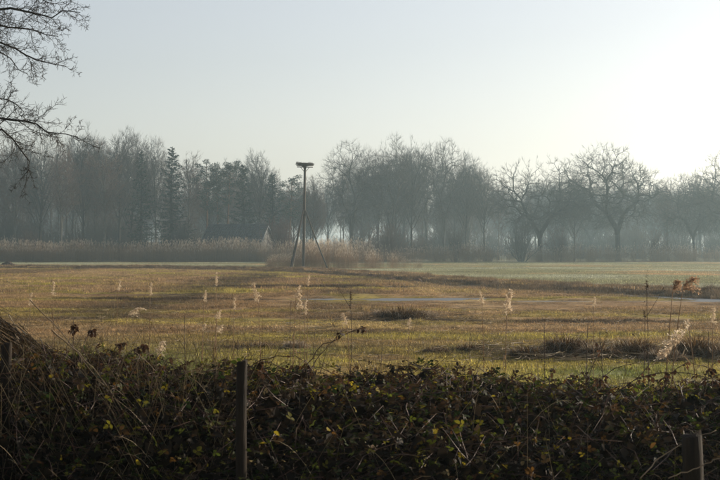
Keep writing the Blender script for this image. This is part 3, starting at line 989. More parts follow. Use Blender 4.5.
# ------------------------------------------------------------------ reeds
def ribbon(P, w, side):
    """flat tapered ribbon along P (k,3): V, quads"""
    k = len(P)
    V = np.concatenate([P - side * w[:, None] / 2, P + side * w[:, None] / 2])
    i = np.arange(k - 1)
    return V, np.stack([i, i + 1, i + 1 + k, i + k], 1)

def plume_geo(r, L, n, fat, lean, g=None, base=np.zeros(3), tan=np.array([0, 0, 1.])):
    """drooping feathery seed head: axis plus strands that fall to the lean side"""
    g = g or Geo()
    s = np.linspace(0, 1, 8)
    ax = base + np.outer(s, tan) * L + np.outer(s ** 2, [lean[0], lean[1], -0.12]) * L
    V, F = tubes(ax[None], np.linspace(0.0022, 0.0008, 8)[None], 3); g.add(V, F)
    u = r.uniform(0.0, 1.0, n)
    P0 = np.stack([np.interp(u, s, ax[:, i]) for i in range(3)], 1)
    az = r.uniform(0, 6.28, n)
    l = L * fat * (0.35 + 0.65 * np.sin(np.pi * np.clip(u * 0.8 + 0.15, 0, 1))) * r.uniform(0.5, 1.2, n)
    out_ = np.stack([np.cos(az) + lean[0] * 1.2, np.sin(az) + lean[1] * 1.2, r.uniform(0.3, 1.1, n)], 1)
    out_ /= np.linalg.norm(out_, axis=1)[:, None]
    P1 = P0 + out_ * (l * 0.55)[:, None]
    P2 = P1 + (out_ * 0.6 + np.array([0, 0, -0.55])) * (l * 0.5)[:, None]
    sd = np.stack([-np.sin(az), np.cos(az), np.zeros(n)], 1)
    w = L * 0.045 * r.uniform(0.6, 1.4, n)[:, None]
    V = np.stack([P0 - sd * w * 0.3, P0 + sd * w * 0.3, P1 - sd * w * 0.5, P1 + sd * w * 0.5, P2], 1).reshape(-1, 3)
    b = np.arange(n)[:, None] * 5
    g.add(V, [b + np.array([[0, 1, 3, 2]]), b + np.array([[2, 3, 4]])])
    return g

def reed_patch(seed, n=34, H=2.9, size=1.6, sw=0.012):
    r = np.random.RandomState(seed)
    stem, leaf, pl = Geo(), Geo(), Geo()
    for i in range(n):
        b0 = np.array([r.uniform(-size, size) / 2, r.uniform(-size, size) / 2, 0])
        h = H * r.uniform(0.55, 1.1)
        dr = r.normal(0, 0.10, 2) + np.array([-0.02, 0])
        s = np.linspace(0, 1, 4)
        P = b0 + np.stack([dr[0] * h * s ** 1.6, dr[1] * h * s ** 1.6, h * s], 1)
        V, F = tubes(P[None], np.linspace(sw / 2, sw / 3, 4)[None], 3); stem.add(V, F)
        for k in range(4):
            t = r.uniform(0.25, 0.85); q = np.array([np.interp(t, s, P[:, j]) for j in range(3)])
            az = r.uniform(0, 6.28); l = r.uniform(0.3, 0.6)
            u = np.linspace(0, 1, 4)
            Q = q + np.stack([np.cos(az) * l * u * 0.7, np.sin(az) * l * u * 0.7, l * (0.75 * u - 0.9 * u ** 2)], 1)
            V, F = ribbon(Q, np.array([0.012, 0.022, 0.016, 0.002]), np.array([-math.sin(az), math.cos(az), 0])); leaf.add(V, [F])
        if r.uniform() < (0.45 if seed in (1, 2) else 0.08):
            plume_geo(r, 0.36, 22, 0.5, (r.normal(0.1, 0.4), r.normal(0, 0.3)), pl, P[-1])
    g = []
    for q, m in ((stem, M['reed']), (leaf, M['reed_leaf']), (pl, M['plume'])):
        me = q.mesh('reed_bits'); me.materials.append(m); g.append(me)
    # one mesh with three materials
    base = Geo(); mi = []
    for k, q in enumerate((stem, leaf, pl)):
        V = np.concatenate(q.V)
        for kk, fl in q.F.items():
            pass
        base.add(V, [np.concatenate(v) for v in q.F.values()])
    return stem, leaf, pl

def join_mats(name, parts):
    V, faces3, faces4, m3, m4, off = [], [], [], [], [], 0
    for k, (g, m) in enumerate(parts):
        VV = np.concatenate(g.V)
        for c, lst in g.F.items():
            f = np.concatenate(lst) + off
            (faces3 if c == 3 else faces4).append(f); (m3 if c == 3 else m4).append(np.full(len(f), k))
        V.append(VV); off += len(VV)
    fs, ms = [], []
    if faces3: fs.append(np.concatenate(faces3)); ms.append(np.concatenate(m3))
    if faces4: fs.append(np.concatenate(faces4)); ms.append(np.concatenate(m4))
    me = mesh_from(name, np.concatenate(V), fs)
    for g, m in parts: me.materials.append(m)
    me.polygons.foreach_set('material_index', np.concatenate(ms).astype(np.int32))
    return me

rp = []
for sd in (1, 2, 3, 4):
    st, lf, pl = reed_patch(sd)
    rp.append(join_mats('reed_patch', [(st, M['reed']), (lf, M['reed_leaf']), (pl, M['plume'])]))
reeds = source('reed_patches', rp, None)
rs = np.random.RandomState(31)
n = 900
xx = rs.uniform(-95, 2, n); yy = 221 + rs.uniform(0, 9, n)
s1 = (0.72 + 0.45 * fbm(xx / 6, yy / 6, 3)) * rs.uniform(0.9, 1.1, n)
n2 = 620
x2 = rs.uniform(0, 95, n2); y2 = 225 + rs.uniform(0, 9, n2)
s2 = (0.45 + 0.55 * fbm(x2 / 8, y2 / 8, 4)) * rs.uniform(0.8, 1.1, n2)
P = np.concatenate([np.stack([xx, yy, np.zeros(n)], 1), np.stack([x2, y2, np.zeros(n2)], 1)])
S = np.concatenate([s1, s2])
bp_ = fbm(P[:, 0] / 9, P[:, 0] * 0 + 1.5, 66) + np.where(P[:, 0] > 2, -0.12, 0.06)
bi_ = np.where(rs.uniform(0.25, 0.75, len(P)) < bp_, rs.randint(0, 2, len(P)), rs.randint(2, 4, len(P)))
scatter('reed_bed', reeds, P, rs.uniform(0, 6.28, len(P)), S, bi_, None, 'long brown reed bed with pale plumes along the foot of the wood')
n = 120
u = rs.uniform(-1, 1, n)
xx = px(322, 141) + u * 5.2 + np.where(u > 0, u * 4.5, 0); yy = 142.5 + rs.uniform(-2.2, 4.5, n)
s1 = np.clip(0.92 - np.where(u > 0, 0.62, 0.30) * np.abs(u), 0.25, 1) * rs.uniform(0.7, 1.05, n) * np.where(xx < px(300, 141), 0.62, 1)
scatter('reed_clump', reeds, np.stack([xx, yy, np.zeros(n)], 1), rs.uniform(0, 6.28, n), s1, rs.randint(0, 2, n), None, 'reed clump with fluffy pale plumes around the foot of the nest pole')

# ------------------------------------------------------------------ stork nest pole
ND = 139.0
nx0 = px(303.5, ND)
nest = empty('nest_pole', (nx0, ND, zc(nx0, ND)))
tag(nest, 'tall wooden nest pole with a flat stork nest on top and three slanting braces', 'nest pole')
ztop = pz(167.5, ND)
def tube_mesh(name, pts, rad, sides=10, smooth=True):
    V, F = tubes(np.array(pts, dtype=float)[None], np.array(rad, dtype=float)[None], sides)
    return Geo().add(V, F).mesh(name, smooth)
obj('pole', tube_mesh('pole', [(0, 0, -0.4), (0.03, 0, ztop * 0.3), (0.08, 0, ztop * 0.65), (0.13, 0, ztop)], [0.145, 0.135, 0.12, 0.11], 12), M['pole'], nest)
for az in (6, 126, 244):
    q = R(az); rr0 = 2.4
    zb = 5.25
    c, s = math.cos(q), math.sin(q)
    obj('brace', tube_mesh('brace', [(rr0 * c, rr0 * s, -0.3), (rr0 * 0.5 * c, rr0 * 0.5 * s, zb * 0.5), (0.12 * c + 0.05, 0.12 * s, zb + 0.25)], [0.068, 0.064, 0.055], 8), M['pole'], nest)
obj('bracket', tube_mesh('bracket', [(0.06, 0, 4.95), (0.065, 0, 5.2)], [0.17, 0.17], 12), M['nest'], nest)
def box(g, c, h, rz=0.0, tint=None):
    V = np.array([(a * h[0], b_ * h[1], d_ * h[2]) for a in (-1, 1) for b_ in (-1, 1) for d_ in (-1, 1)], dtype=float)
    cs, sn = math.cos(rz), math.sin(rz)
    V = np.stack([V[:, 0] * cs - V[:, 1] * sn, V[:, 0] * sn + V[:, 1] * cs, V[:, 2]], 1) + np.array(c)
    F = np.array([[0, 1, 3, 2], [4, 6, 7, 5], [0, 4, 5, 1], [2, 3, 7, 6], [0, 2, 6, 4], [1, 5, 7, 3]])
    return g.add(V, [F], tint)
for k in range(2):
    obj('crossbar', box(Geo(), (0.13, 0, ztop + 0.05 + 0.093 * k), (0.76, 0.055, 0.045), R(20 + 90 * k)).mesh('crossbar'), M['pole'], nest)
for k in range(4):
    q = R(20 + 90 * k)
    c, s = math.cos(q), math.sin(q)
    obj('strut', tube_mesh('strut', [(0.13 + 0.12 * c, 0.12 * s, ztop - 0.32), (0.13 + 0.42 * c, 0.42 * s, ztop + 0.02)], [0.025, 0.025], 6), M['pole'], nest)
# slats of the round platform
for k in range(9):
    yk = -0.72 + 0.18 * k
    hl = math.sqrt(max(0.05, 0.80 ** 2 - yk ** 2))
    obj('slat', box(Geo(), (0.13, yk, ztop + 0.212), (hl, 0.075, 0.022)).mesh('slat'), M['pole'], nest)
# the nest itself: a shallow bowl of sticks
r = np.random.RandomState(8)
nl = 620
th = r.uniform(0, 6.28, nl); rad_ = 0.58 + 0.22 * r.normal(0, 0.6, nl).clip(-1.6, 1.1)
zz = ztop + 0.25 + np.abs(r.normal(0, 0.08, nl)).clip(0, 0.2) + np.where(np.cos(th) < -0.8, r.uniform(0, 0.10, nl), 0)
c0 = np.stack([0.13 + rad_ * np.cos(th), rad_ * np.sin(th), zz], 1)
dv = np.stack([-np.sin(th), np.cos(th), r.normal(0, 0.12, nl)], 1) + r.normal(0, 0.35, (nl, 3)) * np.array([1, 1, 0.3])
dv /= np.linalg.norm(dv, axis=1)[:, None]
l = r.uniform(0.10, 0.24, nl)[:, None]
P = np.stack([c0 - dv * l, c0 + r.normal(0, 0.02, (nl, 3)), c0 + dv * l], 1)
V, F = tubes(P, np.tile([0.012, 0.012, 0.006], (nl, 1)), 3)
nb_ = obj('nest', Geo().add(V, F).mesh('nest'), M['nest'], nest); nb_['kind'] = 'stuff'
V, F = tubes(np.array([[(-0.62, -0.1, ztop + 0.3), (-0.63, -0.1, ztop + 0.42), (-0.60, -0.1, ztop + 0.56)]]), np.array([[0.06, 0.05, 0.03]]), 6)
obj('branch_stub', Geo().add(V, F).mesh('branch_stub'), M['nest'], nest)

# ------------------------------------------------------------------ barn
BD = 236.0
bx0, bx1 = px(206, BD), px(268, BD)
L_ = bx1 - bx0; Wd = 5.2
zr, ze = pz(225.5, BD), pz(240, BD)
barn = empty('barn', ((bx0 + bx1) / 2, BD + 2.2, 0), R(-18))
tag(barn, 'low dark roofed barn with a pale gable behind the reed bed', 'barn')
g = Geo()
hl, hw = L_ / 2, Wd / 2
box(g, (0, -hw + 0.1, ze / 2), (hl, 0.1, ze / 2)); obj('wall', g.mesh('wall'), M['wall_dark'], barn)
g = Geo(); box(g, (0, hw - 0.1, ze / 2), (hl, 0.1, ze / 2)); obj('wall', g.mesh('wall'), M['wall_dark'], barn)
def prism(pts, x0, x1):
    n = len(pts)
    V = np.array([(x0, a_, b_) for a_, b_ in pts] + [(x1, a_, b_) for a_, b_ in pts], dtype=float)
    i = np.arange(n)
    return Geo().add(V, [np.stack([i, (i + 1) % n, (i + 1) % n + n, i + n], 1), i[None, ::-1], i[None] + n])
for sgn in (-1, 1):
    x0, x1 = (hl - 0.2, hl) if sgn > 0 else (-hl, -hl + 0.2)
    e = 0.2
    w_ = prism([(-hw + e, 0), (hw - e, 0), (hw - e, ze - 0.02), (-hw + e, ze - 0.02)], x0 + 0.003, x1 - 0.003)
    obj('end_wall', w_.mesh('end_wall'), M['wall_dark'] if sgn < 0 else M['gable'], barn)
    obj('gable', prism([(-hw, ze - 0.015), (hw, ze - 0.015), (0, zr - 0.12)], x0, x1).mesh('gable'), M['gable'], barn)
# roof slopes with rows of tiles
for sgn in (-1, 1):
    ov = 0.35
    ez = ze - ov * (zr - ze) / hw
    rf = prism([(sgn * (hw + ov), ez), (sgn * (hw + ov), ez + 0.12), (sgn * 0.02, zr + 0.12), (sgn * 0.02, zr)][::sgn], -hl - 0.3, hl + 0.3)
    ro = obj('roof', rf.mesh('roof'), M['roof'], barn)
    if sgn < 0:
        tiles = Geo()
        sl_ = math.atan2(zr - ez, hw + ov)
        for row in range(9):
            t_ = (row + 0.5) / 9
            yc, zc_ = -(hw + ov) * (1 - t_), ez + (zr - ez) * t_
            for c in range(26):
                xc = -hl - 0.25 + (c + 0.5) * (2 * hl + 0.5) / 26
                h = np.array([(a_, b_, d_) for a_ in (-0.17, 0.17) for b_ in (-0.2, 0.2) for d_ in (0.0, 0.045)])
                h[:, 2] += np.where(h[:, 1] < 0, 0.035, 0)
                cs, sn = math.cos(sl_), math.sin(sl_)
                V = np.stack([h[:, 0] + xc, h[:, 1] * cs - h[:, 2] * sn + yc, h[:, 1] * sn + h[:, 2] * cs + zc_ + 0.14], 1)
                tiles.add(V, [np.array([[0, 1, 3, 2], [4, 6, 7, 5], [0, 4, 5, 1], [2, 3, 7, 6], [0, 2, 6, 4], [1, 5, 7, 3]])])
        to = obj('tiles', tiles.mesh('tiles'), M['roof'], ro); to['kind'] = 'stuff'
obj('ridge', tube_mesh('ridge', [(-hl - 0.3, 0, zr + 0.14), (hl + 0.3, 0, zr + 0.14)], [0.13, 0.13], 8), M['roof'], barn)
gsl = math.hypot(hw + 0.35, zr - ze + 0.3)
for sgn in (-1, 1):
    ez = ze - 0.35 * (zr - ze) / hw
    pr_ = prism([(sgn * (hw + 0.35), ez - 0.14), (sgn * (hw + 0.35), ez), (sgn * 0.01, zr), (sgn * 0.01, zr - 0.16)][::sgn], hl + 0.305, hl + 0.34)
    obj('barge_board', pr_.mesh('barge_board'), M['trim'], barn)
w_ = obj('window', box(Geo(), (hl + 0.02, 0.3, 1.5), (0.04, 0.5, 0.5)).mesh('window'), M['trim'], barn)
obj('pane', box(Geo(), (hl + 0.05, 0.3, 1.5), (0.02, 0.42, 0.42)).mesh('pane'), M['glass'], w_)
dr = obj('door', box(Geo(), (-1.0, -hw - 0.02, 1.05), (0.6, 0.03, 1.05)).mesh('door'), M['wall_dark'], barn)

# ------------------------------------------------------------------ sedge tussocks and mounds
def tussock_mesh(seed, w, h, n, lean=1.1, bw=0.012):
    """dome of drooping blades; w radius"""
    r = np.random.RandomState(seed)
    az = r.uniform(0, 6.28, n); rr0 = w * 0.75 * np.sqrt(r.uniform(0, 1, n))
    b0 = np.stack([rr0 * np.cos(az), rr0 * np.sin(az) * 0.7, h * 0.55 * (1 - (rr0 / w) ** 2)], 1)
    a2 = az + r.normal(0, 0.7, n)
    l = (w * 0.3 + h * 0.5) * r.uniform(0.5, 1.4, n)
    s = np.linspace(0, 1, 5)
    u = r.uniform(0.3, 1.0, n)
    P = b0[:, None, :] + np.stack([np.cos(a2)[:, None] * (l * u)[:, None] * s * lean, np.sin(a2)[:, None] * (l * u)[:, None] * s * lean,
                                   l[:, None] * (1.1 * s - 1.35 * s ** 2 * u[:, None])], 2)
    P[:, :, 2] = np.maximum(P[:, :, 2], 0.01)
    wd = bw * np.array([0.9, 1, 0.8, 0.5, 0.1])
    sd = np.stack([-np.sin(a2), np.cos(a2), np.zeros(n)], 1)
    V = np.stack([P - sd[:, None, :] * wd[None, :, None] / 2, P + sd[:, None, :] * wd[None, :, None] / 2], 2).reshape(-1, 3)
    b = np.arange(n)[:, None, None] * 10 + np.arange(4)[None, :, None] * 2
    F = (b + np.array([[[0, 1, 3, 2]]])).reshape(-1, 4)
    return mesh_from('sedge_blades', V, [F])

def mound_mesh(seed, w, h, rough=0.25, squash=0.7):
    r = np.random.RandomState(seed)
    nr, na = 8, 26
    V = [(0, 0, h)]
    for i in range(1, nr + 1):
        t = i / nr
        for j in range(na):
            q = 2 * math.pi * j / na
            k = 1 + rough * (fbm(np.array([3 * math.cos(q) + seed]), np.array([3 * math.sin(q) + t * 2]), seed)[0] - 0.5) * 2
            z = h * (math.cos(t * math.pi) * 0.5 + 0.5) * (1 + 0.5 * rough * r.normal(0, 0.6)) - (0.08 if i == nr else 0)
            V.append((w * t * k * math.cos(q), w * t * k * math.sin(q) * squash, z))
    V = np.array(V)
    Q = [[1 + (i - 1) * na + j, 1 + i * na + j, 1 + i * na + (j + 1) % na, 1 + (i - 1) * na + (j + 1) % na] for i in range(1, nr) for j in range(na)]
    T = [[0, 1 + j, 1 + (j + 1) % na] for j in range(na)]
    return mesh_from('mound', V, [np.array(Q), np.array(T)], None, True)

TUSS = [ # x, base y, radius px, height px, pale share, label
 (566, 356, 20, 16, 0.1, 'dark brown sedge tussock, broad and rounded, left end of the near row on the right'),
 (528, 358, 16, 9, 0.2, 'low flat sedge tussock left of the broad rounded one'),
 (600, 359, 16, 11, 0.3, 'small sedge tussock squeezed between two bigger dark ones'),
 (634, 357, 19, 15, 0.15, 'dark sedge tussock left of the cream reed plume'),
 (694, 358, 22, 15, 0.1, 'dark sedge tussock right of the cream reed plume'),
 (664, 361, 18, 8, 0.5, 'flattened straw sedge tussock under the cream reed plume'),
 (730, 360, 18, 12, 0.2, 'sedge tussock cut by the right edge of the picture'),
 (402, 320, 26, 10, 0.3, 'dark sedge tussock alone in the middle of the meadow'),
 (382, 317, 10, 7, 0.95, 'small silvery grass tuft against the lone middle tussock'),
 (428, 318, 11, 6, 0.9, 'pale straw tuft right of the lone middle tussock'),
 (295, 350, 12, 8, 0.9, 'whitish dry tuft in the yellow grass left of the thin upright stem'),
 (262, 349, 12, 5, 0.3, 'low dark tuft left of the whitish dry tuft'),
 (470, 352, 16, 5, 0.2, 'low dark tuft in the yellow grass near the middle stem'),
 (436, 353, 14, 5, 0.3, 'low brown tuft, left of two side by side in the yellow grass'),
]
for i, (xp, yb, rp_, hp, pale, lab) in enumerate(TUSS):
    D = EYE * FPX / (yb - HY)
    kb = 1.45 if (xp > 510 and yb > 350) else 1.15
    w, h = rp_ * kb * D / FPX, hp * (1.3 if kb > 1.2 else 1.15) * D / FPX
    x = px(xp, D)
    root = empty('sedge_tussock', (x, D, zc(x, D) - 0.02), tree_rs.uniform(-.3, .3))
    tag(root, lab, 'grass tussock', 'sedge tussocks on the meadow')
    obj('root_mound', mound_mesh(200 + i, w * 0.8, h * 0.7), M['soil'] if pale < 0.6 else M['sedge'], root)
    n = int(900 * max(0.5, rp_ / 20))
    if pale < 0.85:
        o = obj('dark_blades', tussock_mesh(300 + i, w, h, int(n * (1 - pale)), bw=0.012), M['sedge'], root); o['kind'] = 'stuff'
    o = obj('pale_blades', tussock_mesh(400 + i, w, h * 1.1, int(n * max(pale, 0.12) * 0.8), bw=0.011), M['sedge_pale'], root); o['kind'] = 'stuff'

r = np.random.RandomState(71)
def fallen(n, x0, x1, y0, y1, lo, hi):
    xf = r.uniform(x0, x1, n); yf = r.uniform(y0, y1, n); l = r.uniform(lo, hi, n); a_ = r.uniform(0, 6.28, n)
    sf = np.linspace(-0.5, 0.5, 4)
    X = xf[:, None] + (np.cos(a_) * l)[:, None] * sf; Y = yf[:, None] + (np.sin(a_) * l)[:, None] * sf
    Z = height(X, Y) + r.uniform(0.02, 0.10, (n, 1)) + r.uniform(-0.05, 0.12, (n, 1)) * np.abs(sf)[None]
    return np.stack([X, Y, Z], 2)
P = np.concatenate([fallen(800, 2.0, 7.6, 22.8, 26.2, 0.2, 0.8), fallen(2600, -11, 12, 22, 42, 0.12, 0.4), fallen(260, 0, 3, 34, 40, 0.15, 0.5)])
V, F = tubes(P, np.tile([0.003, 0.0045, 0.004, 0.002], (len(P), 1)), 3)
tag(obj('fallen_stems', Geo().add(V, F).mesh('fallen_stems'), M['straw']), 'broken dead stems lying strewn over the sedge and between the tussocks', kind='stuff')

for i, (xp, yb, rp_, hp, lab) in enumerate([
    (8, 267, 12, 5, 'heap of turned brown soil at the left edge in front of the reed bed'),
    (30, 268, 12, 3, 'low spread of brown soil just right of the soil heap'),
    (372, 277, 9, 3, 'small reddish brown earth mound on the bank right of the nest pole'),
    (417, 281, 12, 4, 'larger reddish brown earth mound on the ditch bank'),
    (391, 279, 10, 3, 'middle of the three reddish brown earth mounds on the bank')]):
    D = EYE * FPX / (yb - HY)
    x = px(xp, D)
    tag(obj('earth_mound', mound_mesh(500 + i, rp_ * D / FPX, hp * D / FPX, 0.5), m_rough('mound_earth', (0.09, 0.05, 0.035), (0.22, 0.125, 0.085), 4, 0.95, 0.6) if i > 1 else M['soil'], None, (x, D, zc(x, D) + (0.0))), lab, 'mound', 'earth mounds on the meadow')

# ------------------------------------------------------------------ single reed stalks in front
def panicle(r, L, fat, lean, base, tan, full=1.0):
    """open feathery reed head: short drooping side branches, each fringed with fine strands"""
    g = Geo()
    lx = float(np.clip(lean[0], -1.3, 1.3))
    s = np.linspace(0, 1, 8)
    ax = base + np.outer(s, tan) * L * (1 - 0.3 * min(1, abs(lx))) + np.outer(s ** 2, [lx * 0.6, lean[1], -0.25 * abs(lx)]) * L
    V, F = tubes(ax[None], np.linspace(0.002, 0.0008, 8)[None], 3); g.add(V, F)
    nb = int(34 * full)
    A, B = [], []
    for k in range(nb):
        u = r.uniform(0, 1)
        p = np.array([np.interp(u, s, ax[:, i]) for i in range(3)])
        az = r.uniform(0, 6.28)
        d = np.array([math.cos(az) * 0.6 + lx * 0.7, math.sin(az) * 0.6, r.uniform(0.2, 0.9)]); d /= np.linalg.norm(d)
        l = L * fat * (1.15 - 0.75 * u) * r.uniform(0.6, 1.15)
        q = np.outer(np.linspace(0, 1, 5), d) * l + np.outer(np.linspace(0, 1, 5) ** 2, [lx * 0.15, 0, -0.55]) * l
        Q = p + q
        m = 26
        v = r.uniform(0.05, 1, m)
        a0 = np.stack([np.interp(v, np.linspace(0, 1, 5), Q[:, i]) for i in range(3)], 1)
        dd = r.normal(0, 0.55, (m, 3)) + d * 0.5 + np.array([lx * 0.3, 0, -0.35])
        A.append(a0); B.append(a0 + dd * L * 0.075 * r.uniform(0.5, 1.3, (m, 1)))
    A, B = np.concatenate(A), np.concatenate(B); n = len(A)
    sd = r.normal(0, 1, (n, 3)); sd /= np.linalg.norm(sd, axis=1)[:, None]
    w = max(0.0017, L * 0.013) * full * r.uniform(0.6, 1.4, (n, 1))
    mid = (A + B) / 2
    V = np.stack([A, mid + sd * w, B, mid - sd * w], 1).reshape(-1, 3)
    g.add(V, [np.arange(n)[:, None] * 4 + np.array([[0, 1, 2, 3]])])
    return g

def stalk_meshes(seed, H, Lp, lean, fat, n, hang=False, full=1.0):
    r = np.random.RandomState(seed)
    s = np.linspace(0, 1, 7)
    b = (lean[0] * 0.10, lean[1] * 0.05)
    P = np.stack([b[0] * H * s ** 2, b[1] * H * s ** 2, H * s], 1)
    V, F = tubes(P[None], np.linspace(0.0052, 0.0028, 7)[None], 5)
    st = Geo().add(V, F).mesh('stem', True)
    tan = unit(P[-1] - P[-2])
    if hang: tan = unit(np.array([-0.42, -0.1, -0.95]))
    pl = panicle(r, Lp, fat * 0.8, lean, P[-1], tan, full).mesh('plume')
    lv = []
    for k in range(3):
        t = r.uniform(0.25, 0.8); q = np.array([np.interp(t, s, P[:, j]) for j in range(3)])
        az = r.uniform(0, 6.28); l = r.uniform(0.22, 0.38); u = np.linspace(0, 1, 6)
        Q = q + np.stack([np.cos(az) * l * u * 0.6, np.sin(az) * l * u * 0.6, l * (0.7 * u - 0.95 * u ** 2)], 1)
        V, F = ribbon(Q, np.array([0.006, 0.012, 0.012, 0.009, 0.005, 0.001]), np.array([-math.sin(az), math.cos(az), 0]))
        lv.append(Geo().add(V, [F]).mesh('leaf'))
    return st, pl, lv

REED = [ # x, y of plume top, plume length px, lean, fatness, brown, distance, label
 (30, 293, 13, 0.1, 0.30, 0, 17, 'short pale reed plume far left above the leaning heap'),
 (53, 282, 14, 0.0, 0.22, 0, 19, 'thin upright reed plume second from the left edge'),
 (118, 280, 11, 0.2, 0.35, 0, 20, 'small whitish reed plume just above the big nodding one'),
 (128, 299, 17, 1.2, 0.60, 0, 13, 'big pale reed plume nodding to the right over the left bushes'),
 (150, 283, 13, 0.1, 0.25, 0, 20, 'thin faint reed plume right of the small whitish one'),
 (157, 338, 20, 0.4, 0.55, 0, 10, 'fluffy pale reed head low among the dark bramble leaves'),
 (204, 290, 12, 0.2, 0.35, 0, 17, 'pale reed plume leaning slightly left of the pinkish upright one'),
 (216, 273, 13, 0.0, 0.25, 0, 17, 'slim pinkish reed plume standing highest left of the nest pole'),
 (217, 308, 11, 0.4, 0.5, 0, 15, 'small fluffy reed plume above a pair near the green grass'),
 (203, 322, 9, 0.3, 0.5, 0, 14, 'little white reed plume, left one of the low pair'),
 (216, 321, 12, 0.7, 0.6, 0, 14, 'curled reed plume, right one of the low pair'),
 (234, 298, 11, 0.1, 0.3, 0, 18, 'faint narrow reed plume between the low pair and the nest pole'),
 (258, 281, 22, -0.3, 0.28, 0, 15, 'long slim tan reed plume left of the nest pole foot'),
 (296, 284, 14, 0.3, 0.35, 0, 15, 'tan reed plume leftmost of the close group under the nest pole'),
 (300, 292, 18, 0.0, 0.28, 0, 15, 'long slim reed plume in the middle of the close group'),
 (305, 300, 14, 0.1, 0.25, 0, 14, 'lowest reed plume of the close group under the nest pole'),
 (308, 275, 11, 0.1, 0.25, 0, 17, 'highest narrow reed plume of the close group'),
 (347, 311, 14, -0.4, 0.45, 0, 14, 'pale curled reed plume against the thin dark upright stem'),
 (409, 318, 10, 0.1, 0.4, 0, 17, 'tiny pointed white reed plume below the lone middle tussock'),
 (482, 290, 13, -0.2, 0.35, 0, 16, 'pale reed plume in front of the water right of centre'),
 (507, 288, 28, 0.2, 0.26, 0, 12, 'tall cream reed plume with a brown tip standing right of centre'),
 (594, 297, 10, 0.1, 0.3, 0, 19, 'small cream reed plume alone in the right half of the marsh'),
 (683, 270, 21, 0.8, 0.95, 1, 10, 'big brown reed head nodding right against the pale pasture'),
 (673, 277, 15, 0.5, 0.8, 1, 10.2, 'smaller dark brown reed head tucked left of the big nodding one'),
 (689, 326, 34, -0.7, 0.85, 2, 9.6, 'large cream feathery reed plume by the sedge tussocks'),
 (713, 308, 16, 0.1, 0.35, 0, 14, 'faint cream reed plume near the right edge'),
]
for i, (xp, yt, lp, ln, fat, brown, D, lab) in enumerate(REED):
    Lp = lp * D / FPX
    z1 = pz(yt + lp * (0.9 if brown < 2 else 0.0), D)
    x = px(xp, D)
    z0 = zc(x, D)
    Hs = z1 - z0
    st, pl, lv = stalk_meshes(600 + i, Hs, Lp, (ln, 0.15), fat, 0, brown == 2, 1.7 if brown == 1 else 1.3 if brown == 2 else 1.0)
    root = empty('reed_stalk', (x - ln * 0.10 * Hs, D, z0 - 0.01))
    tag(root, lab, 'reed', 'single reed stalks with seed plumes')
    obj('stem', st, M['reed'], root)
    obj('plume', pl, M['plume_brown'] if brown == 1 else M['plume'], root)
    for q in lv: obj('leaf', q, M['reed_leaf'], root)

# dead upright weed stems with dark seed clusters
def weed(seed, H, lean, D, head, branchy):
    r = np.random.RandomState(seed)
    s = np.linspace(0, 1, 9)
    P = np.stack([lean * H * s + r.normal(0, 0.004, 9), r.normal(0, 0.004, 9), H * s], 1)
    V, F = tubes(P[None], np.linspace(0.0045, 0.0018, 9)[None], 5)
    st = Geo().add(V, F)
    pts = []
    for k in range(branchy):
        t = r.uniform(0.45, 0.95); q = np.array([np.interp(t, s, P[:, j]) for j in range(3)])
        az = r.uniform(0, 6.28); l = r.uniform(0.06, 0.18)
        Q = q + np.outer(np.linspace(0, 1, 4), [math.cos(az) * l * 0.6, math.sin(az) * l * 0.6, l])
        V, F = tubes(Q[None], np.linspace(0.0022, 0.001, 4)[None], 3); st.add(V, F)
        pts.append(Q[-1])
    g = Geo()
    def clus(c, ln, n, w):
        q = c + r.normal(0, 1, (n, 3)) * np.array([w, w, ln])
        V0 = np.array([(-0.5, 0, 0), (0, -0.3, 0.1), (0.5, 0, 0.15), (0, 0.3, -0.1)])
        V, F = spread(V0, np.array([[0, 1, 2, 3]]), rotmats(r, n, tilt=r.normal(0, 0.8, n)) * r.uniform(0.006, 0.014, n)[:, None, None], q)
        g.add(V, [F])
    if head: clus(P[-1] + np.array([0, 0, -0.03]), 0.035, 90, 0.006)
    for q in pts: clus(q, 0.012, 16, 0.006)
    if not head and not pts: clus(P[-1], 0.01, 12, 0.004)
    return st.mesh('stem', True), g.mesh('seed_head')
WEED = [
 (351, 291, 0.0, 10, 1, 1, 'thin dark upright weed stem with a narrow seed head in the middle of the view'),
 (648, 279, 0.0, 10, 1, 3, 'tall rusty dock stem with a dark seed head left of the nodding brown reeds'),
 (645, 309, 0.02, 10.5, 1, 0, 'shorter dark stem with a club head beside the rusty dock stem'),
 (314, 330, 0.0, 10, 0, 2, 'faint weed stem left of the thin dark upright one'),
 (382, 344, 0.0, 10, 0, 5, 'short forked weed stem right of the thin dark upright one'),
 (290, 300, -0.01, 11, 0, 0, 'very thin bare stem below the close group of reed plumes'),
 (185, 312, 0.0, 10, 0, 2, 'thin bare weed stem left of the green grass'),
 (238, 328, 0.0, 10, 0, 3, 'thin weed stem standing above the central fence post'),
 (545, 322, 0.02, 11, 0, 3, 'thin branching weed stem left of the rounded tussock'),
 (588, 318, 0.03, 10, 0, 6, 'bushy branching weed stem between the tussocks'),
 (600, 330, -0.03, 10, 0, 5, 'leaning branching weed stem beside the bushy one'),
 (470, 330, 0.0, 11, 0, 2, 'thin weed stem below the tiny pointed plume'),
 (74, 318, 0.03, 9.5, 0, 4, 'dead weed stem rising from the left brambles'),
 (708, 330, 0.0, 10, 0, 4, 'branching weed stem at the right edge in front of a tussock'),
]
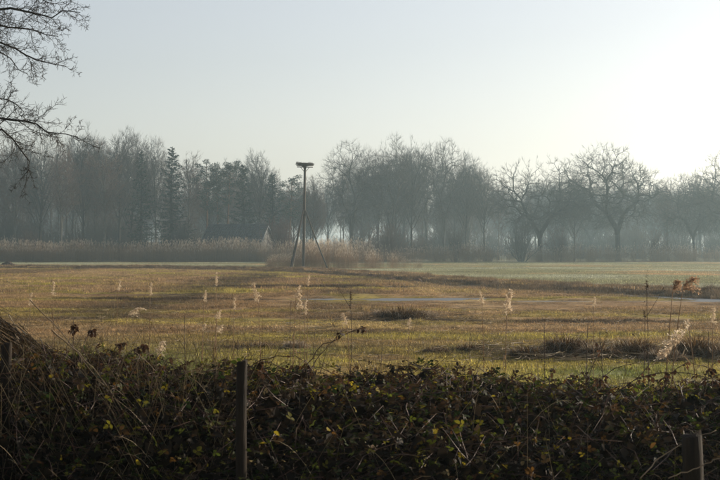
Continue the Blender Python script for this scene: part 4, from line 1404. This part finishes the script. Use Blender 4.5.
for i, (xp, yt, ln, D, hd, br, lab) in enumerate(WEED):
    x = px(xp, D); z0 = zc(x, D); H = pz(yt, D) - z0
    st, sh = weed(700 + i, H, ln, D, hd, br)
    root = empty('dead_weed', (x - ln * H, D, z0 - 0.01))
    tag(root, lab, 'weed stem', 'dead weed stems')
    obj('stem', st, M['dead_stem'], root)
    obj('seed_head', sh, M['dead_leaf'], root)

# ------------------------------------------------------------------ fence posts
def post_mesh(seed, w, H):
    r = np.random.RandomState(seed)
    n, k = 12, 9
    V = []
    for i in range(k):
        z = -0.3 + (H + 0.3) * i / (k - 1)
        for j in range(n):
            q = 2 * math.pi * j / n
            rr0 = w / 2 * (1 + 0.06 * math.sin(3 * q + seed) + r.normal(0, 0.025))
            V.append((rr0 * math.cos(q) + 0.004 * math.sin(z * 5), rr0 * math.sin(q), z + (r.normal(0, 0.006) + 0.008 * math.cos(q) if i == k - 1 else 0)))
    V.append((0, 0, H + 0.006))
    V = np.array(V)
    Q = np.array([[i * n + j, i * n + (j + 1) % n, (i + 1) * n + (j + 1) % n, (i + 1) * n + j] for i in range(k - 1) for j in range(n)])
    T = np.array([[(k - 1) * n + j, (k - 1) * n + (j + 1) % n, k * n] for j in range(n)])
    return mesh_from('post', V, [Q, T], None, False)
POSTS = [(240, 362, 7.45, 0.054, 0.01, 'weathered dark fence post standing in the brambles under the nest pole'),
         (697, 435, 6.7, 0.092, -0.03, 'thick black fence post low in the right corner of the hedge'),
         (3, 344, 8.4, 0.058, 0.02, 'thin grey fence post at the left edge beside the leaning heap')]
for i, (xp, yt, D, w, tl, lab) in enumerate(POSTS):
    x = px(xp, D)
    o = obj('fence_post', post_mesh(20 + i, w, pz(yt, D)), M['post'], None, (x, D, 0))
    o.rotation_euler = (0, tl, 0.3 * i)
    tag(o, lab, 'fence post', 'old fence posts in the hedge')

# ------------------------------------------------------------------ bramble hedge
HX0, HX1 = -6.5, 6.5
def hedge_top(x):
    """top height of the hedge along x (at about 9 m)"""
    xp = CX + x / 9.1 * FPX
    yt = np.interp(xp, [-400, 0, 60, 110, 170, 210, 260, 330, 430, 500, 560, 620, 680, 720, 1100], [350, 354, 355, 360, 370, 371, 374, 378, 379, 385, 389, 384, 389, 381, 370])
    return pz(yt, 9.1) + 0.16 * (fbm(x * 1.7, x * 0 + 3.3, 15) - 0.5) - 0.03
def hedge_h(x, y):
    """height of the hedge surface over x, y"""
    c = 9.0 + 0.25 * (fbm(x * 0.5, x * 0, 18) - 0.5)
    u = np.abs(y - c) / np.where(y < c, 2.1, 2.9)
    prof = np.clip(1 - u ** 2.4, 0, 1) ** 0.55
    return hedge_top(x) * prof + 0.30 * (fbm(x * 2.6, y * 2.6, 19) - 0.5) * prof

hedge = empty('bramble_hedge', (0, 8.8, 0))
tag(hedge, 'dark bramble hedge with green, yellow and brown leaves across the foreground', 'hedge')

def leaflet(r_, fold=0.25):
    """one leaflet pointing +x, toothed oval, folded along the midrib"""
    xs_ = np.array([0, 0.22, 0.5, 0.78, 1.0]); ws = np.array([0, 0.27, 0.34, 0.22, 0])
    V = [(0, 0, 0)]
    mid = [(x_, 0, -0.10 * x_ ** 2) for x_ in xs_]
    up = [(xs_[i], ws[i], fold * ws[i] - 0.10 * xs_[i] ** 2) for i in (1, 2, 3)]
    dn = [(xs_[i], -ws[i], fold * ws[i] - 0.10 * xs_[i] ** 2) for i in (1, 2, 3)]
    V = np.array(mid + up + dn, dtype=float)
    F3 = np.array([[0, 1, 5], [0, 8, 1], [3, 4, 7], [3, 10, 4]])
    F4 = np.array([[1, 2, 6, 5], [2, 3, 7, 6], [8, 9, 2, 1], [9, 10, 3, 2]])
    return V, F3, F4
LV, LF3, LF4 = leaflet(None)
def compound(r, n=3, size=0.045):
    """bramble leaf: terminal leaflet and side leaflets; returns V, F3, F4"""
    Vs, A, B, off = [], [], [], 0
    angs = {3: [(0, 1.0, 0.5), (1.15, 0.8, 0.1), (-1.15, 0.8, 0.1)], 1: [(0, 1.1, 0.1)]}[n]
    for an, k, dx in angs:
        an += r.normal(0, 0.12)
        c, s = math.cos(an), math.sin(an)
        V = LV * k
        V = np.stack([V[:, 0] * c - V[:, 1] * s + dx, V[:, 0] * s + V[:, 1] * c, V[:, 2] + r.normal(0, 0.04) * V[:, 0]], 1)
        Vs.append(V); A.append(LF3 + off); B.append(LF4 + off); off += len(V)
    V = np.concatenate(Vs) * size
    return V, np.concatenate(A), np.concatenate(B)

PAL = np.array([(0.030, 0.050, 0.012), (0.06, 0.08, 0.012), (0.11, 0.13, 0.016), (0.19, 0.17, 0.02), (0.055, 0.036, 0.016),
                (0.085, 0.048, 0.022), (0.12, 0.065, 0.022), (0.45, 0.34, 0.03), (0.17, 0.085, 0.02), (0.06, 0.028, 0.014), (0.14, 0.11, 0.06)]) * 0.5
PW = np.array([0.10, 0.15, 0.14, 0.12, 0.18, 0.13, 0.07, 0.025, 0.035, 0.04, 0.03]); PW /= PW.sum()

def hedge_points(r, n, x0=HX0, x1=HX1, deep=0.13, front=False):
    x = r.uniform(x0, x1, n)
    y = r.uniform(6.95, 11.8, n)
    if front: y = r.uniform(7.1, 9.4, n)
    z = hedge_h(x, y)
    dep = r.exponential(deep, n)
    z2 = z - dep + 0.02
    ok = (z2 > 0.02) & (z > 0.05)
    for (xp, yt, D, w, tl, lab) in POSTS:      # the posts stand at the front face
        ok &= ~((np.abs(x - px(xp, D) * y / D) < w * 0.75) & (y < D + 0.02) & (r.uniform(0, 1, n) < 0.96))
    return x[ok], y[ok], z2[ok], dep[ok]

rs = np.random.RandomState(77)
def leaf_mass(r, n, x0, x1, deep, front=False, lo=0.024, hi=0.046):
    x, y, z, dep = hedge_points(r, n, x0, x1, deep, front)
    m = len(x)
    # patches of colour: some parts of the hedge are browner
    br = fbm(x * 1.3, z * 2 + y, 25)
    w = PW[None, :] * np.where(np.arange(len(PW))[None] < 4, np.clip(2.2 - 2.4 * br, 0.1, 3)[:, None], np.clip(0.2 + 1.9 * br, 0.1, 3)[:, None])
    w /= w.sum(1, keepdims=True)
    ci = (w.cumsum(1) > r.uniform(0, 1, (m, 1))).argmax(1)
    size = r.uniform(lo, hi, m)
    Mx = rotmats(r, m, tilt=r.normal(0.45, 0.55, m)) * size[:, None, None]
    V0, F3, F4 = compound(r, 3, 1.0)
    loc = np.stack([x, y, z], 1)
    V, A = spread(V0, F3, Mx, loc)
    _, B = spread(V0, F4, Mx, loc)
    col = np.repeat(PAL[ci] * r.uniform(0.7, 1.3, (m, 1)), len(V0), 0)
    return Geo().add(V, [A, B], col)
g1 = leaf_mass(rs, 27000, -3.6, 3.6, 0.14, lo=0.016, hi=0.035)
# old dead leaves caught deep inside: simple folded blades, colour darkened for the shade in there
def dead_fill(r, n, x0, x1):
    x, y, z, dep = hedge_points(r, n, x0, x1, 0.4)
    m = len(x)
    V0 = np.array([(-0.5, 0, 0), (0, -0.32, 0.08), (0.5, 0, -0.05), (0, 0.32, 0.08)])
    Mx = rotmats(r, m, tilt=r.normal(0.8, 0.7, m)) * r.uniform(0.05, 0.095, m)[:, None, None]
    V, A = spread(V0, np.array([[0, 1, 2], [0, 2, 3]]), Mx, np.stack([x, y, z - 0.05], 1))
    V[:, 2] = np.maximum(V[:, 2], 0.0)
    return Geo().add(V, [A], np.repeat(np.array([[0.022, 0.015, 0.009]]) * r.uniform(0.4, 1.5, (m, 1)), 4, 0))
o = obj('leaves', g1.mesh('leaves'), M['leaf'], hedge); o.location = (0, -8.8, 0); o['kind'] = 'stuff'
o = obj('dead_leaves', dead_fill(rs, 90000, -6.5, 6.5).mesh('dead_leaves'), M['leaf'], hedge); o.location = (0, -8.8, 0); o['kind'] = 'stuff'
g2 = leaf_mass(rs, 7000, -6.5, -3.6, 0.13); g3 = leaf_mass(rs, 7000, 3.6, 6.5, 0.13)
for g_ in (g2, g3):
    o = obj('leaves', g_.mesh('leaves'), M['leaf'], hedge); o.location = (0, -8.8, 0); o['kind'] = 'stuff'
# dark inner twigs
x, y, z, dep = hedge_points(rs, 16000, -6.5, 6.5, 0.4)
m = len(x)
d = rs.normal(0, 1, (m, 3)); d[:, 2] = np.abs(d[:, 2]) * 0.6; d /= np.linalg.norm(d, axis=1)[:, None]
L = rs.uniform(0.06, 0.22, m)[:, None]
P0 = np.stack([x, y, z], 1)
P = np.stack([P0 - d * L, P0 + rs.normal(0, 0.02, (m, 3)), P0 + d * L], 1)
P[:, :, 2] = np.maximum(P[:, :, 2], 0.0)
V, F = tubes(P, np.tile([0.003, 0.0025, 0.0012], (m, 1)), 3)
o = obj('inner_twigs', Geo().add(V, F).mesh('inner_twigs'), M['cane'], hedge); o.location = (0, -8.8, 0); o['kind'] = 'stuff'

# 300 leaves of their own on the visible face and crest
LM = []
for k in range(26):
    V0, F3, F4 = compound(rs, 3 if k % 4 else 1, 1.0)
    # a short petiole
    pv, pf = tubes(np.array([[(-0.6, 0, 0.02), (-0.2, 0, 0.01), (0.5 if k % 4 else 0.1, 0, 0)]]), np.array([[0.03, 0.025, 0.02]]), 3)
    ci = rs.choice(len(PAL), p=PW) if k > 4 else (7, 3, 2, 8, 7)[k]
    g_ = Geo().add(V0, [F3, F4], PAL[ci] * 1.15).add(pv, pf, (0.08, 0.04, 0.03))
    me = g_.mesh('leaf'); me.materials.append(M['leaf']); LM.append(me)
cnt = 0
while cnt < 232:
    xp = rs.uniform(2, 718)
    y = rs.uniform(7.3, 9.3)
    x = px(xp, y)
    z = float(hedge_h(np.array([x]), np.array([y]))[0])
    yp = HY + (EYE - z) * FPX / y
    if z < 0.1 or yp > 492: continue
    if any(abs(x - px(q[0], q[2]) * y / q[2]) < q[3] * 0.8 and y < q[2] for q in POSTS): continue
    o = obj('leaf', LM[rs.randint(len(LM))], None, hedge)
    o.location = (x, y - 8.8, z + rs.uniform(0.0, 0.05))
    o.rotation_euler = (rs.normal(0.35, 0.5), rs.normal(0, 0.5), rs.uniform(0, 6.28))
    k = rs.uniform(0.024, 0.042)
    o.scale = (k, k, k)
    cnt += 1

# arching canes with leaves, above the crest
def cane(pts, r0=0.0035, r1=0.0015, m='cane', leaves=0, bunch=None):
    P = np.array(pts, dtype=float)
    n = 14
    t = np.linspace(0, 1, len(P)); tt = np.linspace(0, 1, n)
    Q = np.stack([np.interp(tt, t, P[:, i]) for i in range(3)], 1)
    for _ in range(2): Q[1:-1] = (Q[:-2] + 2 * Q[1:-1] + Q[2:]) / 4
    Q[1:-1] += rs.normal(0, 0.004, (n - 2, 3))
    V, F = tubes(Q[None], np.linspace(r0, r1, n)[None], 5)
    o = obj('cane', Geo().add(V, F).mesh('cane', True), M[m], hedge)
    o.location = (0, -8.8, 0)
    for k in range(leaves):
        u = rs.uniform(0.25, 1.0) if bunch is None else float(np.clip(rs.normal(bunch, 0.06), 0, 1))
        q = np.array([np.interp(u, tt, Q[:, i]) for i in range(3)])
        c = obj('leaf', DL[rs.randint(len(DL))], None, o)
        c.location = q
        c.rotation_euler = (rs.uniform(-1, 1), rs.uniform(0, 1.6), rs.uniform(0, 6.28))
        kk = rs.uniform(0.022, 0.040)
        c.scale = (kk, kk, kk)
DL = []
for k in range(8):
    V0, F3, F4 = compound(rs, 3 if k % 2 else 1, 1.0)
    V0[:, 2] -= 0.35 * V0[:, 0] ** 2 * rs.uniform(0.2, 1)
    g_ = Geo().add(V0, [F3, F4], np.array([0.05, 0.026, 0.014]) * rs.uniform(0.6, 1.5))
    me = g_.mesh('leaf'); me.materials.append(M['leaf']); DL.append(me)
def cpx(lst, D):
    return [(px(a_, D + i * 0.05), D + i * 0.05, pz(b_, D + i * 0.05)) for i, (a_, b_) in enumerate(lst)]
cane(cpx([(242, 372), (262, 358), (292, 354), (312, 366), (318, 385)], 8.3), leaves=5)
cane(cpx([(244, 380), (262, 360), (268, 362), (300, 376)], 8.5), leaves=7, bunch=0.35)
cane(cpx([(308, 375), (320, 355), (343, 330)], 8.9), leaves=3, bunch=0.95)
cane(cpx([(300, 378), (318, 348), (350, 333), (366, 327)], 9.0), leaves=4, bunch=0.95)
cane(cpx([(60, 390), (66, 350), (72, 330), (78, 326)], 8.8), leaves=8, bunch=0.9)
cane(cpx([(70, 395), (82, 350), (88, 334), (92, 330)], 8.7), leaves=7, bunch=0.9)
cane(cpx([(96, 395), (108, 362), (116, 346), (124, 342)], 8.6), leaves=10, bunch=0.88)
cane(cpx([(104, 395), (124, 356), (140, 346)], 8.8), leaves=7, bunch=0.92)
cane(cpx([(120, 400), (136, 365), (142, 352), (146, 344)], 8.5), leaves=9, bunch=0.85)
cane(cpx([(150, 400), (160, 370), (168, 356), (182, 362)], 8.6), leaves=4)
cane(cpx([(30, 300), (60, 330), (100, 380), (150, 455)], 8.2), m='cane_pale')
cane(cpx([(52, 330), (80, 352), (118, 400), (152, 462)], 8.0), m='cane_pale', r0=0.0045)
cane(cpx([(395, 390), (420, 372), (440, 366), (452, 372)], 8.9), leaves=4)
cane(cpx([(500, 400), (512, 378), (530, 372), (546, 384)], 8.9), leaves=4)
cane(cpx([(590, 400), (588, 372), (600, 352), (596, 342)], 8.9), leaves=2)
cane(cpx([(590, 398), (598, 380), (618, 366), (640, 362)], 8.8), leaves=5)
cane(cpx([(606, 400), (626, 384), (655, 372), (700, 374), (722, 384)], 8.6), leaves=8)
cane(cpx([(660, 400), (668, 372), (690, 362), (712, 370)], 8.6), leaves=6)
cane(cpx([(700, 398), (706, 372), (718, 360)], 8.4), leaves=6)
cane(cpx([(640, 405), (636, 380), (650, 362)], 8.9), leaves=4)
cane(cpx([(556, 400), (548, 380), (556, 366)], 8.9), leaves=3)
cane(cpx([(470, 398), (474, 378), (468, 362)], 8.9), leaves=3)
cane(cpx([(640, 478), (664, 452), (690, 440), (716, 430)], 7.0), m='cane_pale', r0=0.003)
cane(cpx([(668, 478), (700, 466), (724, 456)], 6.5), m='cane_pale', r0=0.003)

for k in range(30):
    xa = rs.uniform(10, 715); w_ = rs.uniform(14, 46) * rs.choice([-1, 1]); D = rs.uniform(8.2, 9.4)
    zt_ = float(hedge_h(np.array([px(xa, D)]), np.array([D]))[0]); yc_ = HY + (EYE - zt_) * FPX / D
    up_ = rs.uniform(4, 17)
    cane(cpx([(xa, yc_ + 20), (xa + w_ * 0.3, yc_ - up_ * 0.7), (xa + w_ * 0.7, yc_ - up_), (xa + w_, yc_ - up_ * 0.3)], D), leaves=rs.randint(2, 6), r0=0.003)
# dead grass stalks hanging in the hedge
def stalks(r, n, x0, x1, hmin, hmax, Dr, curl=0.5):
    D = r.uniform(*Dr, n)
    x = r.uniform(x0, x1, n) * D / 8.5
    z0 = np.maximum(hedge_h(x, D) - r.uniform(0.1, 0.5, n), 0.0)
    L = r.uniform(hmin, hmax, n)
    az = r.normal(0, 1, n)
    s = np.linspace(0, 1, 6)
    dx = np.sin(az) * 0.5 * L; k = r.uniform(0, curl, n)
    P = np.stack([x[:, None] + dx[:, None] * s, D[:, None] - 0.15 * s + r.normal(0, 0.1, n)[:, None] * s, z0[:, None] + L[:, None] * (s - k[:, None] * s ** 2)], 2)
    return tubes(P, np.tile(np.linspace(0.0017, 0.0007, 6), (n, 1)), 3)
V, F = stalks(rs, 520, -3.2, 3.2, 0.15, 0.55, (7.3, 9.4), 0.9)
tag(obj('dry_grass', Geo().add(V, F).mesh('dry_grass'), M['straw']), 'thin straw coloured dead grass stalks threading the bramble hedge', kind='stuff')
V, F = stalks(rs, 560, -3.0, -0.7, 0.3, 0.75, (7.7, 9.5), 0.5)
tag(obj('dry_grass', Geo().add(V, F).mesh('dry_grass'), M['straw']), 'dense upright dead grass stalks at the left end of the hedge', kind='stuff')
V, F = stalks(rs, 420, -3.4, 3.4, 0.25, 0.55, (8.6, 10.2), 0.3)
tag(obj('dry_grass', Geo().add(V, F).mesh('dry_grass'), M['sedge']), 'sparse dark grass stems standing along the crest of the hedge', kind='stuff')

# ------------------------------------------------------------------ leaning heap of dead reeds at the left
heap = empty('reed_heap', (-2.62, 9.6, -0.04))
tag(heap, 'leaning heap of dead reeds and canes sloping down at the left edge', 'reed heap')
r = np.random.RandomState(5)
def heap_top(x, y):
    return np.interp(x, [-1.4, -0.4, 0.15, 0.35, 0.6, 0.9, 1.3], [1.45, 1.50, 1.40, 1.27, 1.12, 1.0, 0.7]) - 0.25 * np.abs(y) ** 1.5
def arcs(n, lo, hi, dep, droop, k=8):
    x0 = r.uniform(-1.3, 0.7, n); y0 = r.normal(-0.05, 0.28, n)
    L = r.uniform(lo, hi, n); e = r.exponential(dep, n); s = np.linspace(0, 1, k)
    X = x0[:, None] + L[:, None] * s
    Y = y0[:, None] + r.normal(0, 0.30, n)[:, None] * s
    X += r.normal(0, 0.02, X.shape); e = e + np.abs(r.normal(0, 0.04, n))
    Z = heap_top(X, Y) - e[:, None] + r.normal(0, 0.13, (n, 1)) * (s - 0.3) + r.normal(0, 0.012, (n, k)) - (r.uniform(0, droop, n))[:, None] * s ** 3
    return np.stack([X, Y, np.maximum(Z, 0.01)], 2)
P = arcs(2600, 0.4, 1.2, 0.16, 0.35)
V, F = tubes(P, np.tile(np.linspace(0.0032, 0.0012, 8), (len(P), 1)), 3)
o = obj('reed_stems', Geo().add(V, F).mesh('reed_stems'), m_thin('heap_reed', (0.016, 0.011, 0.007), (0.045, 0.03, 0.017), trans=0.15, c3=(0.17, 0.115, 0.06)), heap); o['kind'] = 'stuff'
n = 6000
x0 = r.uniform(-1.3, 0.9, n); y0 = r.uniform(-0.5, 0.5, n)
zt = heap_top(x0, y0) - r.exponential(0.3, n)
az = r.normal(0.0, 0.8, n); l = r.uniform(0.12, 0.34, n)
s = np.linspace(0, 1, 5)
P = np.stack([x0[:, None] + (np.cos(az) * l)[:, None] * s * 0.5, y0[:, None] - 0.1 * s + (np.sin(az) * l)[:, None] * s * 0.3, np.maximum(zt[:, None] + l[:, None] * (0.1 * s - 1.0 * s ** 2), 0.01)], 2)
wd = np.array([0.006, 0.013, 0.012, 0.008, 0.001])
sd = np.array([0.5, 0.2, 0.8])
V = np.stack([P - sd * wd[None, :, None] / 2, P + sd * wd[None, :, None] / 2], 2).reshape(-1, 3)
b = np.arange(n)[:, None, None] * 10 + np.arange(4)[None, :, None] * 2
o = obj('reed_leaves', mesh_from('reed_leaves', V, [(b + np.array([[[0, 1, 3, 2]]])).reshape(-1, 4)]), m_thin('heap_leaf', (0.012, 0.009, 0.006), (0.07, 0.045, 0.022), trans=0.2, spec=0.03), heap); o['kind'] = 'stuff'

# ------------------------------------------------------------------ overhanging tree at the left
TD = 22.0
NP = dict(seg=[10, 9, 6, 4, 3], n=[0, 13, 8, 4], start=[0.2, 0.12, 0.12, 0.15], ang=[(40, 70), (28, 62), (28, 60), (30, 65)],
          ratio=[0.5, 0.42, 0.42, 0.62], wob=[0.05, 0.12, 0.16, 0.2, 0.22], up=[0.0, 0.02, 0.015, 0.02, 0.03], taper=[0.4, 0.2, 0.3, 0.4, 0.5],
          thick=[0.012, 0.010, 0.009, 0.009], rmin=0.0032, shape=dome)
G = Grower(17, NP)
tx = px(-150, TD)
near = empty('overhanging_tree', (tx, TD + 0.3, 0))
tag(near, 'dark bare tree outside the left edge whose drooping twigs hang into the picture', 'tree')
tp = np.array([(0, 0, -0.3), (0.05, 0, 1.0), (0.0, 0.05, 2.5), (0.12, 0, 4.0), (0.1, 0.05, 5.5), (0.2, 0, 7.0), (0.15, 0, 9.0), (0.3, 0, 11.0)], dtype=float)
V, F = tubes(tp[None], np.array([[0.30, 0.24, 0.21, 0.18, 0.16, 0.13, 0.09, 0.03]]), 12)
obj('trunk', Geo().add(V, F).mesh('trunk', True), M['bark'], near)
def limb(z_at, way, r0=0.035, dd=0.0, kids=12):
    kids = int(kids * 1.6)
    """limb from the trunk through picture way points at distance TD + dd"""
    x0 = np.interp(z_at, tp[:, 2], tp[:, 0])
    pts = [np.array([x0, 0, z_at])]
    k = len(way)
    for i, (a_, b_) in enumerate(way):
        D = TD + 0.3 + dd * (i + 1) / k
        pts.append(np.array([px(a_, D) - tx, D - TD - 0.3, pz(b_, D)]))
    P = np.array(pts)
    t = np.concatenate([[0], np.cumsum(np.linalg.norm(np.diff(P, axis=0), axis=1))]); L = t[-1]; t /= L
    n = 16
    tt = np.linspace(0, 1, n)
    Q = np.stack([np.interp(tt, t, P[:, i]) for i in range(3)], 1)
    Q[1:-1] = (Q[:-2] + 2 * Q[1:-1] + Q[2:]) / 4
    Q[1:-1] += G.rs.normal(0, 0.018, (n - 2, 3))
    rr0 = np.linspace(r0, 0.005, n)
    V, F = tubes(Q[None], rr0[None], 7)
    br = obj('branch', Geo().add(V, F).mesh('branch', True), M['bark'], near)
    G.out = {}
    # side shoots only along the outer two thirds
    P2 = dict(NP); G.P = NP
    G.kids(Q[n // 3:], rr0[n // 3:], L * 0.55, 1, kids)
    a_, b_ = G.meshes(0, [7, 5, 4, 3, 3])
    obj('twigs', b_.mesh('twigs'), M['bark'], br)['kind'] = 'stuff'
    return Q
limb(5.3, [(-60, 20), (0, 6), (22, 10), (45, 18), (80, 12)], 0.045, -0.6, 14)
limb(5.0, [(-60, 40), (-10, 20), (18, 32), (40, 30), (58, 36)], 0.04, 0.4, 12)
limb(4.7, [(-70, 50), (-5, 38), (18, 52), (36, 62), (66, 66)], 0.035, -0.3, 12)
limb(4.5, [(-60, 52), (-10, 46), (10, 60), (28, 74)], 0.03, 0.5, 8)
limb(3.6, [(-70, 128), (-8, 120), (22, 117), (44, 130), (78, 137)], 0.040, -0.5, 15)
limb(3.9, [(-60, 112), (-5, 96), (14, 98), (24, 112)], 0.03, 0.3, 9)
limb(3.3, [(-70, 150), (-10, 122), (14, 138), (36, 164), (20, 180)], 0.032, 0.2, 10)
limb(5.9, [(-60, -40), (0, -22), (30, -6), (62, 4)], 0.04, 0.8, 10)
limb(6.6, [(-90, -60), (-40, -90), (10, -110)], 0.05, 1.2, 10)
limb(6.2, [(-200, -30), (-280, -20), (-340, 10)], 0.06, 0.6, 12)
limb(4.9, [(-200, 40), (-270, 60), (-330, 110)], 0.05, -0.8, 12)
# ------------------------------------------------------------------ haze
hz = bpy.data.materials.new('haze_air')
hz.use_nodes = True
t = hz.node_tree; t.nodes.clear()
oh = t.nodes.new('ShaderNodeOutputMaterial')
pv = t.nodes.new('ShaderNodeVolumePrincipled')
pv.inputs['Color'].default_value = (0.66, 0.89, 1.0, 1)
pv.inputs['Density'].default_value = HAZE_DENSITY
pv.inputs['Anisotropy'].default_value = HAZE_G
t.links.new(pv.outputs[0], oh.inputs['Volume'])
me = box(Geo(), (0, 0, 13.5), (1560, 1560, 15.5)).mesh('haze')
tag(obj('haze', me, hz), 'thin pale morning haze lying over the meadow and the wood', kind='stuff')
